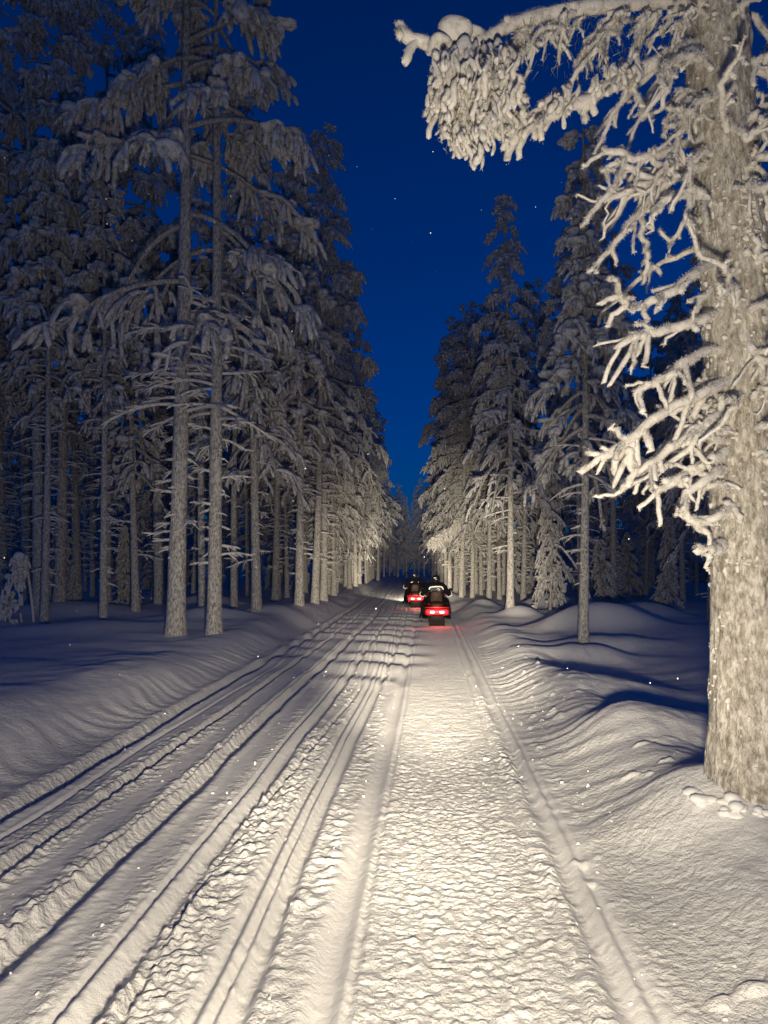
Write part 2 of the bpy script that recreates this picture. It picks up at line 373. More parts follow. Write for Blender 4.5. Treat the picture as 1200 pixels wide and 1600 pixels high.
def crown_mb(r, P, H, zb, R, nb, droop=0.55, up=0.5, fing=4, skirt=0.55, tip=0.07, twig=1.0, fat=1.0, sparse=0.0, inner=0.22, flen=1.0, airy=0.0):
    """branches bent under snow: stems, side twigs, hanging fingers of frozen needles, pads of snow, dark needle tufts"""
    sf = np.array([0, .3, .6, .9, 1.0])
    mb = MB(); st_P, st_R, tw_P, tw_R, fg_P, fg_R, pd_C, pd_R, nd = [], [], [], [], [], [], [], [], []
    for i in range(nb):
        t = (i + r.uniform(0, 1)) / nb
        if sparse and r.uniform() < sparse * (1 - t): continue
        z = zb + (H - zb) * t
        L = R * (min(1.0, skirt + 2.6 * t) * (1 - t) ** 0.75 + tip) * r.uniform(0.45, 1.25)
        az = i * 2.399 + r.uniform(-0.5, 0.5)
        e = -0.12 + up * t + r.uniform(-0.15, 0.22); dr = droop * r.uniform(0.65, 1.35) * (1 - 0.45 * t)
        s = np.linspace(0, 1, 7)
        hd = np.array([math.cos(az), math.sin(az), 0]); sd = np.array([-hd[1], hd[0], 0])
        bend = r.uniform(-0.25, 0.25)
        p = on_axis(P, z)[None] + L * (s[:, None] * hd + bend * (s ** 2)[:, None] * sd)
        p[:, 2] += L * (e * s * 1.3 - dr * s ** 2.2)
        st_P.append(p); st_R.append(np.linspace(0.050, 0.030, 7) * (0.6 + 0.5 * L / R) * r.uniform(0.8, 1.15))
        den = min(1.0, 0.22 + airy * t) if airy else 1.0
        nt = max(2, int((4 + 7 * L) * twig * den))
        for k in range(nt):
            f = r.uniform(inner, 1.0) ** 0.7; sgn = 1 if k % 2 else -1
            q0 = lerp(p, f)
            a2 = r.uniform(0.35, 1.25) * sgn if f < 0.93 else r.uniform(-0.7, 0.7)
            dv = hd * math.cos(a2) + sd * math.sin(a2)
            l = (0.16 + 0.34 * L * (1.1 - f * 0.55)) * r.uniform(0.6, 1.2)
            s5 = np.linspace(0, 1, 5)
            g = r.uniform(0.35, 0.95) * (0.6 + droop * 0.6)
            tp = q0[None] + l * s5[:, None] * dv; tp[:, 2] += l * (0.12 * s5 - g * s5 ** 2)
            tw_P.append(tp); tw_R.append(np.array([0.024, 0.034, 0.040, 0.038, 0.004]) * r.uniform(0.75, 1.3) * fat)
            if r.uniform() < 0.8 * den:
                w = r.uniform(0.04, 0.085) * fat * (0.7 + 0.5 * min(L, 1.6))
                pd_C.append(tp[r.integers(2, 5)] + np.array([0, 0, 0.02])); pd_R.append((w * r.uniform(1, 1.7), w * r.uniform(1, 1.7), w * r.uniform(0.55, 0.95)))
            for _ in range(int(round(r.integers(fing - 1, fing + 2) * (0.45 + 0.55 * den)))):
                h = r.uniform(0.25, 1.0); f0 = lerp(tp, h)
                ld = flen * r.uniform(0.09, 0.27) * (0.75 + 0.4 * min(L, 1.6))
                side = dv * r.uniform(0.05, 0.65) + np.array([r.uniform(-.4, .4), r.uniform(-.4, .4), 0])
                fp = f0[None] + ld * (sf[:, None] * side)
                fp[:, 2] -= ld * (0.25 * sf + 0.75 * sf ** 1.6)
                rad = r.uniform(0.018, 0.044) * fat
                fg_P.append(fp); fg_R.append(rad * np.array([0.8, 1.0, 1.2, 1.0, 0.15]))
                for _n in range(2):
                    c = fp[r.integers(1, 5)]
                    dd = np.array([r.normal(), r.normal(), r.normal() - 0.5]); dd /= np.linalg.norm(dd)
                    ee = np.cross(dd, r.normal(size=3)); ee /= np.linalg.norm(ee) + 1e-9
                    ln = r.uniform(0.06, 0.13)
                    nd.append((c - ee * 0.007, c + ee * 0.007, c + dd * ln))
    mb.quads(*tubes(np.array(st_P), np.array(st_R), 5), 0)
    mb.quads(*tubes(np.array(tw_P), np.array(tw_R), 4), 1)
    mb.quads(*tubes(np.array(fg_P), np.array(fg_R), 5), 1)
    if pd_C: mb.tris(*blobs(pd_C, pd_R, ICO1, 0.42, r), 1)
    nd = np.array(nd); mb.tris(nd.reshape(-1, 3), np.arange(len(nd) * 3).reshape(-1, 3), 2)
    return mb

def stub_mesh(name, r, L, rad):
    """one dead branch with snow lying on it, growing along +X"""
    s = np.linspace(0, 1, 8)
    p = np.stack((L * s, 0.10 * L * np.sin(s * 3 + r.uniform(0, 3)), L * (r.uniform(-.1, .25) * s - r.uniform(.05, .35) * s ** 2)), -1)
    R = rad * (1.1 - 0.5 * s) * r.uniform(0.8, 1.2, 8); R[-1] = 0.004
    mb = MB(); mb.quads(*tubes(p, R, 7), 0)
    pp, rr = [], []
    for k in range(int(2 + L * 5)):
        f = r.uniform(0.3, 0.95); q = np.array([np.interp(f, s, p[:, c]) for c in range(3)])
        l = r.uniform(0.10, 0.28) * (0.5 + L * 0.6); a = r.choice([-1, 1]) * r.uniform(0.4, 1.1)
        s5 = np.linspace(0, 1, 5)
        tp = q[None] + l * s5[:, None] * np.array([math.cos(a), math.sin(a), 0]); tp[:, 2] -= l * r.uniform(0.1, 0.7) * s5 ** 1.6
        pp.append(tp); rr.append(rad * 0.62 * np.array([0.9, 1, .95, .8, .15]))
    mb.quads(*tubes(np.array(pp), np.array(rr), 5), 0)
    return mb.mesh(name, [M['frost']])
_r = np.random.default_rng(21)
STUBS = [stub_mesh("branch", _r, L, rad) for L, rad in ((0.18, 0.028), (0.30, 0.026), (0.45, 0.027), (0.7, 0.027), (1.0, 0.030), (1.3, 0.032), (0.24, 0.034), (0.85, 0.026))]

def lower_twigs_mb(r, P, z0, z1, n, r0, lmax):
    mb = MB(); pp, rr = [], []
    for i in range(n):
        z = r.uniform(z0, z1); a = r.uniform(0, 6.283); L = r.uniform(0.10, lmax) * (0.4 + 0.6 * (z - z0) / (z1 - z0))
        s = np.linspace(0, 1, 5); c = on_axis(P, z)
        p = c[None] + ((r0 * 0.7 + L * s)[:, None]) * np.array([math.cos(a), math.sin(a), 0]); p[:, 2] += L * (r.uniform(-.1, .3) * s - r.uniform(0, .45) * s ** 2)
        pp.append(p); rr.append(r.uniform(0.014, 0.03) * np.array([1, 1, .9, .75, .15]))
        for _ in range(2):
            f = r.integers(1, 5); a2 = a + r.uniform(-1.2, 1.2); l = L * r.uniform(0.2, 0.5)
            q = p[f][None] + l * s[:, None] * np.array([math.cos(a2), math.sin(a2), 0]); q[:, 2] -= l * r.uniform(0, .8) * s ** 1.5
            pp.append(q); rr.append(r.uniform(0.012, 0.022) * np.array([1, 1, .9, .75, .15]))
    mb.quads(*tubes(np.array(pp), np.array(rr), 5), 0); return mb

PROTO = {}
def proto(key, seed, H, r0, lean, zb, R, nb, twigs, tw=(0.6, 40, 0.7), **kw):
    r = np.random.default_rng(seed)
    tm, P = trunk_mb(H, r0, lean, 14, 60, r)
    PROTO[key] = dict(H=H, P=P, r0=r0, zb=zb,
        trunk=tm.mesh("trunk", [M['bark']]),
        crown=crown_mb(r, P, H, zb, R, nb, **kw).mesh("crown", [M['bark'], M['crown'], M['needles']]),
        twigs=lower_twigs_mb(r, P, tw[0], zb + 1.0, tw[1], r0, tw[2]).mesh("twigs", [M['frost']]) if twigs else None)
proto('pine_a', 31, 16.0, 0.152, (-0.3, 0.2), 5.2, 1.85, 58, True, (1.2, 60, 0.9), droop=0.62, up=0.6, fing=5, fat=1.15, inner=0.5, flen=1.3, tip=0.12, airy=1.4, skirt=0.75, sparse=0.55)
proto('pine_b', 32, 16.5, 0.14, (0.25, 0.0), 5.6, 1.7, 58, True, (1.5, 60, 0.9), droop=0.85, up=0.6, fing=5, fat=1.2, inner=0.5, flen=1.4, tip=0.13, airy=1.3, skirt=0.75, sparse=0.55)
proto('pine_c', 33, 14.0, 0.13, (0.1, -0.2), 4.0, 1.3, 58, True, (0.8, 70, 0.7), droop=1.0, up=0.4, fing=4, fat=1.15, inner=0.3, flen=1.3, tip=0.14, airy=1.8, skirt=0.75)
proto('pine_d', 39, 15.0, 0.135, (-0.25, -0.25), 4.8, 1.45, 54, True, (1.0, 70, 0.8), droop=0.75, up=0.75, fing=5, fat=1.2, inner=0.45, flen=1.3, tip=0.16, airy=1.3, skirt=0.7)
proto('spire', 34, 14.5, 0.14, (0.0, 0.1), 3.0, 1.1, 70, True, (0.6, 40, 0.6), droop=1.2, up=0.2, fing=4, fat=1.1, flen=1.2, tip=0.14, airy=2.2)
proto('thin', 35, 11.0, 0.115, (-0.1, 0.1), 3.8, 1.0, 50, True, (0.7, 50, 0.6), droop=1.0, up=0.25, fing=4, fat=1.15, flen=1.2, tip=0.16, airy=1.7)
proto('young', 36, 4.6, 0.06, (0.12, 0.0), 0.75, 0.62, 46, False, droop=1.15, up=0.0, fing=3, fat=0.95, skirt=0.9)
proto('sapling', 37, 3.0, 0.04, (-0.1, 0.05), 0.3, 0.42, 30, False, droop=1.2, up=0.0, fing=3, fat=0.85, skirt=0.9)
proto('pole', 38, 12.5, 0.105, (0.15, 0.1), 5.6, 1.0, 40, True, (1.0, 46, 0.7), droop=0.9, up=0.45, fing=4, fat=1.15, flen=1.2, airy=1.4)

tiltr = random.Random(8)
def tree(key, x, y, z, rot, sc, label, group=None, stubs=0, name="pine_tree", seed=0, category="tree", width=1.0, tilt=(0, 0)):
    p = PROTO[key]
    t = thing(name, (x, y, z), label, category, group, rot)
    t.scale = (sc * width, sc * width, sc); t.rotation_euler = (tilt[0] + tiltr.gauss(0, 0.012), tilt[1] + tiltr.gauss(0, 0.012), rot)
    link("trunk", p['trunk'], t); link("crown", p['crown'], t)
    if stubs:
        r = np.random.default_rng(900 + seed)
        for i in range(stubs):
            zz = 1.3 + (p['zb'] + 0.8 - 1.3) * (i + r.uniform(0, 1)) / stubs
            c = on_axis(p['P'], zz); f = (zz - 1.3) / (p['zb'] - 0.5)
            k = r.choice([2, 3, 4, 5, 7, 1, 5, 4]) if f > 0.5 else r.choice([0, 1, 6, 0, 2, 3])
            o = link("branch", STUBS[k], t, tuple(c)); o.rotation_euler = (r.uniform(-.3, .3), r.uniform(-0.2, 0.25), r.uniform(0, 6.283))
    elif p['twigs']:
        props(link("twigs", p['twigs'], t), kind="stuff")
    return t

def planted(px, py, key, label, H=None, **kw):
    x, d, z = foot(px, py)
    sc = (H / PROTO[key]['H']) if H else 1.0
    return tree(key, x, d, z - 0.03, kw.pop('rot', random.uniform(0, 6.28)), sc, label, **kw)

# the trees that stand out, by where their feet stand
planted(279, 993, 'pine_a', "thick frosted pine at the left edge of the trail, left trunk of the foremost pair", H=18.5, stubs=46, seed=1, rot=0.4, width=1.05)
planted(335, 990, 'pine_b', "frosted pine beside the trail, right trunk of the foremost pair", H=17.5, stubs=46, seed=2, rot=2.2, width=1.0)
planted(403, 955, 'pine_c', "straight pine behind the foremost left pair, its trunk alone in the gap", H=14.5, stubs=16, seed=3)
planted(366, 950, 'pole', "slim pine trunk close behind the foremost left pair", H=13, stubs=12, seed=4)
planted(431, 940, 'pine_c', "slim bristly pine left of the close trunks at the trail's left edge", H=15.5)
planted(470, 946, 'thin', "thin pine at the left of the cluster of trunks on the left bank", H=14)
planted(490, 942, 'pine_b', "tall pine in the middle of the trunk cluster on the left bank", H=16.6, rot=1.0)
planted(504, 938, 'pine_a', "tall pine at the right of the trunk cluster on the left bank", H=16.2, rot=4.0)
planted(513, 928, 'spire', "snow covered tree just behind the left bank's trunk cluster", H=15.5)
planted(450, 934, 'pole', "slender pole of a pine behind the left bank's trunk cluster", H=14)
planted(210, 955, 'thin', "thin pale trunk left of the foremost pair of pines", H=11, stubs=10, seed=6)
planted(123, 945, 'pine_a', "dark pine in the left forest, right of the thick dark trunk", H=18, rot=2.0)
planted(46, 945, 'pine_b', "thick dark pine near the left edge above the bent sapling", H=19.0, rot=5.2, stubs=26, seed=7, width=1.25)
planted(146, 932, 'pine_c', "dark slim pine deep in the left forest", H=14)
planted(240, 930, 'spire', "shaggy dark tree behind the thin pale trunk in the left forest", H=13)
planted(320, 960, 'pole', "narrow dark trunk seen between the foremost left pair", H=13)
planted(912, 1003, 'thin', "slim frosted pine on the right bank, foremost of the thin trunks", H=9.6, stubs=16, seed=8, rot=1.1, width=1.0)
planted(798, 958, 'pine_c', "straight pine at the right edge of the trail beyond the slim frosted one", H=12.4, rot=3.0, stubs=14, seed=9)
planted(763, 938, 'pine_c', "pine right of the trail, third trunk beyond the snowmobiles", H=13.0, rot=0.5)
planted(737, 934, 'spire', "bristly pine right of the riders whose low branch reaches over the trail", H=12.0, rot=1.0)
planted(780, 936, 'pole', "slim trunk close left of the straight pine on the right edge", H=12.5)
planted(752, 930, 'pole', "slim trunk between the bristly pine and the third trunk", H=13)
planted(858, 953, 'young', "young drooping spruce with a snowy skirt right of the trail", H=4.9, rot=0.2, name="spruce_tree", width=0.72)
planted(958, 940, 'young', "small dark spruce right of the slim frosted pine", H=3.5, name="spruce_tree")
planted(1042, 950, 'young', "small spruce in the shade left of the big near trunk", H=3.2, name="spruce_tree", width=0.9)
planted(985, 932, 'sapling', "little spruce between two small dark spruces in the right forest", H=3.4, name="spruce_tree")
planted(828, 926, 'sapling', "sapling behind the young drooping spruce", H=3.0, name="spruce_tree")
planted(712, 926, 'pine_a', "pine at the right trail edge beyond the front rider", H=14.5)
planted(724, 930, 'pine_c', "short bushy pine right of the front rider", H=11.0)

planted(168, 948, 'pine_a', "tall pine filling the gap left of the foremost pair", H=19.0, rot=0.9)
planted(92, 952, 'pine_d', "tall pine between the thick dark trunk and its neighbour on the left", H=18.5, rot=2.4)
planted(252, 944, 'pine_b', "tall pine close behind the left trunk of the foremost pair", H=19.0, rot=3.3)
planted(8, 950, 'pine_d', "tall pine at the picture's left edge behind the bent sapling", H=18.5, rot=5.0)

planted(572, 911, 'pine_b', "draped pine leaning into the sky gap on the left beyond the riders", H=16.0, rot=0.7)
planted(590, 907, 'pine_d', "open crowned pine farthest into the sky gap on the left", H=17.0, rot=2.0)
planted(1008, 930, 'pine_d', "open crowned dark pine behind the twigs of the massive near trunk", H=14.5, rot=1.3)
planted(1068, 940, 'pine_c', "bristly dark pine close left of the massive near trunk", H=12.5, rot=4.1)
planted(958, 924, 'pine_b', "draped dark pine behind the small dark spruce on the right", H=15.0, rot=5.5)
KIND = {'pine_a': 'broad', 'pine_b': 'heavily draped', 'pine_c': 'bristly', 'pine_d': 'open crowned', 'spire': 'spire shaped', 'pole': 'pole thin', 'thin': 'slender'}
planted(703, 922, 'pine_b', "draped pine close behind the short bushy pine on the right", H=14.5, rot=1.9)
planted(744, 927, 'pine_d', "open crowned pine behind the bristly pine on the right", H=15.0, rot=0.3)
planted(818, 938, 'pine_c', "bristly pine just behind the young drooping spruce on the right", H=14.0, rot=2.9)
planted(845, 932, 'pine_d', "open crowned pine at the back, right of the young drooping spruce", H=15.5, rot=4.4)

# the edge trees farther along and the forest on both sides
taken = []
for o in COL.objects:
    if o.get("category") == "tree": taken.append((o.location.x, o.location.y))
def free(x, y, r): return all((x - a) ** 2 + (y - c) ** 2 > r * r for a, c in taken)
fr = random.Random(5)
keys = ['pine_a', 'pine_b', 'pine_c', 'spire', 'pine_d', 'pole', 'thin']
d = 31.0
while d < 96:
    for side in (-1, 1):
        for k in range(2):
            y = d + fr.uniform(-1.2, 1.2)
            off = fr.uniform(0.0, 1.0) + k * 1.6
            x = float(lane(y)) + (-4.1 - off if side < 0 else 1.55 + off)
            if free(x, y, 0.75):
                taken.append((x, y))
                far = "far" if d > 58 else "middle"
                key = fr.choice(['pine_d', 'pine_b', 'pine_c', 'spire'])
                tree(key, x, y, gz(x, y) - 0.03, fr.uniform(0, 6.28), fr.uniform(0.85, 1.06),
                     "%s snowy pine, %s row of the %s edge, %s" % (KIND[key], ("first", "second")[k], "left" if side < 0 else "right", "beyond the riders" if far == "middle" else "far off"),
                     "%s trees along the %s edge" % (far, "left" if side < 0 else "right"))
    d += 2.5 if d < 55 else 4.0
# the end of the visible trail, where it bends away
for i in range(26):
    y = fr.uniform(98, 120); x = float(lane(y)) + fr.uniform(-8, 6)
    if free(x, y, 1.2):
        taken.append((x, y))
        tree(fr.choice(['pine_a', 'pine_c', 'spire']), x, y, gz(x, y), fr.uniform(0, 6.28), fr.uniform(0.8, 0.95), "small looking pine closing the far end of the trail", "trees at the end of the trail")
n = 0
while n < 190:
    side = -1 if fr.random() < 0.56 else 1
    y = 13 + 80 * fr.random() ** 1.05
    mx = (0.62 * y + 3)
    off = fr.uniform(1.6, 1.0 + mx)
    x = float(lane(y)) + (-4.6 - off if side < 0 else 2.6 + off)
    if abs(x) > 0.60 * y + 3: continue
    # keep the near shoulders open as in the photo
    if side > 0 and y < 19: continue
    if side < 0 and y < 17 and x > -12: continue
    if free(x, y, 1.15):
        taken.append((x, y)); n += 1
        key = fr.choice(keys if (side > 0 or y > 38) else ['pine_a', 'pine_d', 'pole', 'pole', 'thin'])
        depth = "just behind the first row" if off < 5 else "deep in the dark forest"
        tree(key, x, y, gz(x, y) - 0.03, fr.uniform(0, 6.28), fr.uniform(0.8, 1.05), "%s snowy pine %s on the %s of the trail" % (KIND[key], depth, "left" if side < 0 else "right"),
             "%s pines %s" % ("left" if side < 0 else "right", depth))

for i in range(34):
    side = -1 if i % 2 else 1
    y = fr.uniform(18, 55); x = float(lane(y)) + (-5.5 - 14 * fr.random() if side < 0 else 3.6 + 12 * fr.random())
    if abs(x) < .58 * y and free(x, y, 0.8):
        taken.append((x, y))
        tree('young' if i % 3 else 'sapling', x, y, gz(x, y) - .03, fr.uniform(0, 6.28), fr.uniform(0.4, 0.85), "small snowed under spruce among the trunks on the %s" % ("left" if side < 0 else "right"), "undergrowth spruces on the %s" % ("left" if side < 0 else "right"), name="spruce_tree", tilt=(fr.gauss(0, .08), fr.gauss(0, .08)))
def distant_forest():
    """the wood beyond the last trees one can tell apart: one mass"""
    r = np.random.default_rng(50); tp, tr, C, R3 = [], [], [], []
    n = 0
    while n < 420:
        y = r.uniform(88, 175) if n > 120 else r.uniform(60, 95); x = r.uniform(-.72, .72) * y
        if y < 120 and -7 < x - float(lane(y)) < 4.5: continue
        if y < 95 and abs(x) < .35 * y: continue
        n += 1; H = r.uniform(8, 13); z = 0.3
        tp.append([(x, y, z - .5), (x + r.normal() * .1, y, z + H * .5), (x, y, z + H)]); tr.append([.16, .12, .03])
        for k in range(13):
            f = r.uniform(0.12, 1) ** .8; w = 1.5 * (1.08 - f) + .2; a = r.uniform(0, 6.28); C.append((x + math.cos(a) * w * .6, y + math.sin(a) * w * .6, z + H * f)); R3.append((w * r.uniform(.4, .7), w * r.uniform(.4, .7), w * r.uniform(.5, .9)))
    mb = MB(); mb.quads(*tubes(np.array(tp), np.array(tr), 6), 0); mb.tris(*blobs(C, R3, ICO1, .5, r), 1)
    props(mb.build("distant_forest", [M['bark'], M['crown']]), "dark mass of forest far behind the last trees", "forest", None, "stuff")
distant_forest()

# ------------------------------------------------------------------ the big near pine on the right
def smooth_path(pts, n):
    P = np.array(pts, float); k = len(P)
    P = np.vstack((2 * P[0] - P[1], P, 2 * P[-1] - P[-2]))
    t = np.linspace(0, k - 1 - 1e-6, n); i = t.astype(int); f = (t - i)[:, None]
    a, b_, c, d_ = P[i], P[i + 1], P[i + 2], P[i + 3]
    return 0.5 * (2 * b_ + (c - a) * f + (2 * a - 5 * b_ + 4 * c - d_) * f ** 2 + (3 * b_ - a - 3 * c + d_) * f ** 3)

def spikes(r, P, R, count, lo, hi, wid=0.0016, squash=1.0):
    """hoarfrost: short spikes standing off tubes P (n,m,3), R (n,m)"""
    P = np.asarray(P, float); R = np.asarray(R, float)
    if P.ndim == 2: P = P[None]; R = R[None]
    n, m, _ = P.shape; i = r.integers(0, n, count); f = r.uniform(0, m - 1.001, count); j = f.astype(int); f = (f - j)[:, None]
    c = P[i, j] * (1 - f) + P[i, j + 1] * f; rad = R[i, j] * (1 - f[:, 0]) + R[i, j + 1] * f[:, 0]
    T = P[i, j + 1] - P[i, j]; T /= np.linalg.norm(T, axis=1, keepdims=True) + 1e-9
    o = r.normal(size=(count, 3)); o -= T * (o * T).sum(1, keepdims=True); o /= np.linalg.norm(o, axis=1, keepdims=True) + 1e-9
    w = np.cross(T, o) * wid; b0 = c + o * (rad * 0.9)[:, None]; tip = b0 + (o + T * r.uniform(-.6, .8, (count, 1))) * r.uniform(lo, hi, (count, 1))
    return np.stack((b0 - w, b0 + w, tip), 1).reshape(-1, 3), np.arange(count * 3).reshape(-1, 3)

def frost_branch(r, p, r0, r1, nubs, nlen, down=0.5):
    """a frosted branch along p with short thick side twigs"""
    n = len(p); s = np.linspace(0, 1, n)
    p = p + 0.020 * np.stack([noise2(s * 9 + 3.3 * c, s * 0 + r0 * 99 + c + p[0, 2] * 7, 80 + c) for c in range(3)], -1)
    R = (r0 + (r1 - r0) * s) * (1 + 0.22 * noise2(s * n * 0.6, s * 0 + p[0, 2] * 13, 85)); R[-2] *= 0.9; R[-1] *= 0.62
    R = np.append(R, 0.001); q = np.vstack((p, p[-1] + (p[-1] - p[-2]) * 0.25))
    mb = MB(); mb.quads(*tubes(q, R, 9)); mb.tris(*spikes(r, q, R, int(1100 * np.linalg.norm(np.diff(p, axis=0), axis=1).sum()) + 40, .006, .020))
    pp, rr = [], []
    L = np.linalg.norm(np.diff(p, axis=0), axis=1).sum()
    for k in range(nubs):
        i = r.integers(max(1, n // 5), n); T = p[min(i + 1, n - 1)] - p[i - 1]; T = T / (np.linalg.norm(T) + 1e-9)
        o = r.normal(size=3); o -= T * o.dot(T); o /= np.linalg.norm(o)
        l = nlen * r.uniform(0.35, 1.25); s6 = np.array([0, .2, .4, .6, .8, .95, 1.0])
        tp = p[i][None] + l * s6[:, None] * (T * r.uniform(0.3, 0.9) + o * 0.75) + l * 0.22 * r.normal(size=3) * (s6 ** 2)[:, None] + l * 0.06 * r.normal(size=(7, 3)) * s6[:, None]; tp[:, 2] -= l * r.uniform(0, down * 1.6) * s6 ** 1.6
        rad = (r0 + (r1 - r0) * i / n) * r.uniform(0.35, 0.8)
        pp.append(tp); rr.append(rad * np.array([0.95, 1.0, 1.02, 1.0, 1.05, 0.9, 0.15]) * r.uniform(0.82, 1.18, 7))
    if pp: mb.quads(*tubes(np.array(pp), np.array(rr), 7)); mb.tris(*spikes(r, np.array(pp), np.array(rr), int(len(pp) * nlen * 700), .005, .016))
    return mb

def near_pine():
    r = np.random.default_rng(77)
    x, d0, z = foot(1168, 1218)
    t = thing("pine_tree", (x, d0, z), "massive pale pine trunk with frosted drooping branches, close on the right bank", "tree")
    base = np.array([x, d0, z])
    k = F / d0
    # trunk: bends a little towards the trail going up
    ax = np.array([(1177, 1330), (1176, 1218), (1174, 1000), (1169, 800), (1162, 600), (1150, 420), (1132, 250), (1122, 90), (1112, -150), (1100, -700), (1095, -1500)], float)
    P = smooth_path([at(a, c, d0) - base for a, c in ax], 260)
    rad = np.interp(P[:, 2], [-0.5, 0, 0.25, 1.0, 2.2, 3.2, 4.6, 6.5, 10.5], [0.27, 0.25, 0.222, 0.208, 0.192, 0.178, 0.16, 0.13, 0.04])
    sides = 96
    v, q = tubes(P, rad, sides)
    a = np.tile(np.arange(sides) / sides * 2 * np.pi, len(P)); ca, sa = np.cos(a), np.sin(a); zz = v[:, 2]
    plates = np.abs(noise2(ca * 4.2 + 5, sa * 4.2 + zz * 1.6, 90)) * 0.11 + np.abs(noise2(ca * 9 + 5, sa * 9 + zz * 4.2, 91)) * 0.09 + 0.03 * noise2(ca * 22, sa * 22 + zz * 14, 92)
    snow = np.clip(noise2(ca * 5 + 11, sa * 5 + zz * 4.5, 93) + 0.25 * noise2(ca * 16, sa * 16 + zz * 16, 94), 0, 1) * 0.10
    c = np.repeat(P, sides, axis=0)
    rad = rad * 0.96; v = c + (v - c) * 0.96
    mb = MB(); mb.quads(c + (v - c) * (1 + plates + snow)[:, None], q)
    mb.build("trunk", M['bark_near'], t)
    def b(pts, r0, r1, nubs, nlen, n=26, down=0.5):
        p = smooth_path([at(a_, c_, e_) - base for a_, c_, e_ in pts], n)
        return frost_branch(r, p, r0, r1, nubs, nlen, down).build("branch", M['frost'], t), p
    D = d0
    top, ptop = b([(1125, 0, D), (1000, 8, D - .1), (900, 16, D - .2), (830, 24, D - .25), (770, 54, D - .3), (700, 73, D - .35), (650, 64, D - .38), (618, 48, D - .4)], 0.038, 0.032, 8, 0.10, 44, 0.7)
    arch, parch = b([(1120, 60, D), (1040, 90, D - .12), (960, 135, D - .15), (900, 162, D - .2), (850, 185, D - .22), (800, 208, D - .25)], 0.042, 0.03, 22, 0.12, 34, 0.7)
    B = [([(1125, 205, D), (1080, 222, D - .1), (1010, 246, D - .2), (945, 236, D - .28)], .033, .026, 9, .10),
         ([(1125, 255, D), (1060, 275, D - .15), (1000, 292, D - .2), (938, 311, D - .25)], .034, .022, 10, .13),
         ([(1020, 280, D - .18), (978, 262, D - .22), (950, 305, D - .25), (908, 352, D - .27)], .026, .018, 4, .09),
         ([(1060, 275, D - .15), (1000, 245, D - .2), (940, 268, D - .2)], .026, .022, 4, .08),
         ([(1060, 270, D - .1), (1010, 320, D - .15), (975, 360, D - .2), (918, 426, D - .22)], .028, .020, 6, .12),
         ([(1000, 300, D - .1), (1003, 360, D - .12), (1012, 400, D - .15), (1004, 440, D - .1)], .022, .018, 4, .1),
         ([(1140, 395, D), (1080, 430, D - .2), (1040, 462, D - .25), (1005, 476, D - .25), (975, 470, D - .25), (962, 440, D - .25)], .040, .026, 10, .12),
         ([(1130, 330, D), (1090, 300, D - .2), (1050, 310, D - .3), (1020, 330, D - .3)], .034, .024, 8, .1),
         ([(1150, 470, D), (1100, 500, D - .2), (1040, 515, D - .25), (1000, 520, D - .28), (965, 545, D - .3)], .040, .026, 12, .13),
         ([(1150, 540, D), (1080, 560, D - .22), (1040, 590, D - .28), (994, 612, D - .3)], .036, .03, 10, .12),
         ([(1155, 590, D), (1100, 610, D - .24), (1040, 642, D - .3), (980, 690, D - .32), (930, 712, D - .34)], .044, .036, 12, .13),
         ([(1000, 676, D - .3), (982, 700, D - .3), (990, 735, D - .3), (974, 766, D - .3)], .036, .026, 2, .07),
         ([(1155, 630, D), (1110, 655, D - .22), (1060, 690, D - .26), (1000, 737, D - .3)], .042, .032, 10, .12),
         ([(1155, 690, D), (1120, 712, D - .22), (1080, 735, D - .25), (1028, 766, D - .28)], .040, .032, 9, .10),
         ([(1150, 730, D), (1105, 745, D - .24), (1068, 780, D - .26), (1080, 812, D - .26), (1106, 836, D - .25)], .038, .028, 6, .09),
         ([(1160, 780, D), (1130, 800, D - .24), (1095, 818, D - .26), (1058, 796, D - .27)], .036, .026, 5, .08),
         ([(1130, 850, D - .1), (1108, 862, D - .25), (1088, 856, D - .25)], .045, .038, 2, .06),
         ([(1150, 120, D), (1190, 90, D - .15), (1240, 95, D - .2)], .035, .026, 8, .11),
         ([(1150, 190, D), (1190, 180, D - .2), (1250, 215, D - .25)], .035, .026, 8, .11),
         ([(1150, 290, D), (1180, 250, D - .22), (1235, 240, D - .28)], .035, .026, 8, .11),
         ([(1140, 190, D - .15), (1170, 215, D - .25), (1195, 190, D - .3), (1230, 185, D - .3)], .03, .024, 6, .1),
         ([(1160, 430, D), (1190, 400, D - .2), (1240, 420, D - .25)], .036, .026, 8, .11),
         ([(1160, 520, D - .1), (1190, 560, D - .25), (1235, 570, D - .3)], .036, .026, 8, .11),
         ([(1165, 700, D - .1), (1200, 720, D - .25), (1240, 710, D - .3)], .036, .026, 6, .1),
         ([(1120, 150, D), (1075, 185, D - .15), (1050, 240, D - .2), (1010, 300, D - .25)], .028, .016, 12, .12),
         ([(960, 135, D - .15), (985, 130, D - .2), (952, 190, D - .2), (930, 246, D - .2)], .020, .014, 3, .07),
         ([(985, 128, D - .15), (1000, 160, D - .2), (1022, 192, D - .2)], .016, .012, 2, .06),
         ([(1115, 110, D), (1060, 160, D - .1), (1035, 215, D - .12)], .024, .014, 10, .12)]
    for pts, r0, r1, nb, nl in B: b(pts, r0 * 0.72, r1 * 0.70, int(nb * 1.3), nl * 1.25)
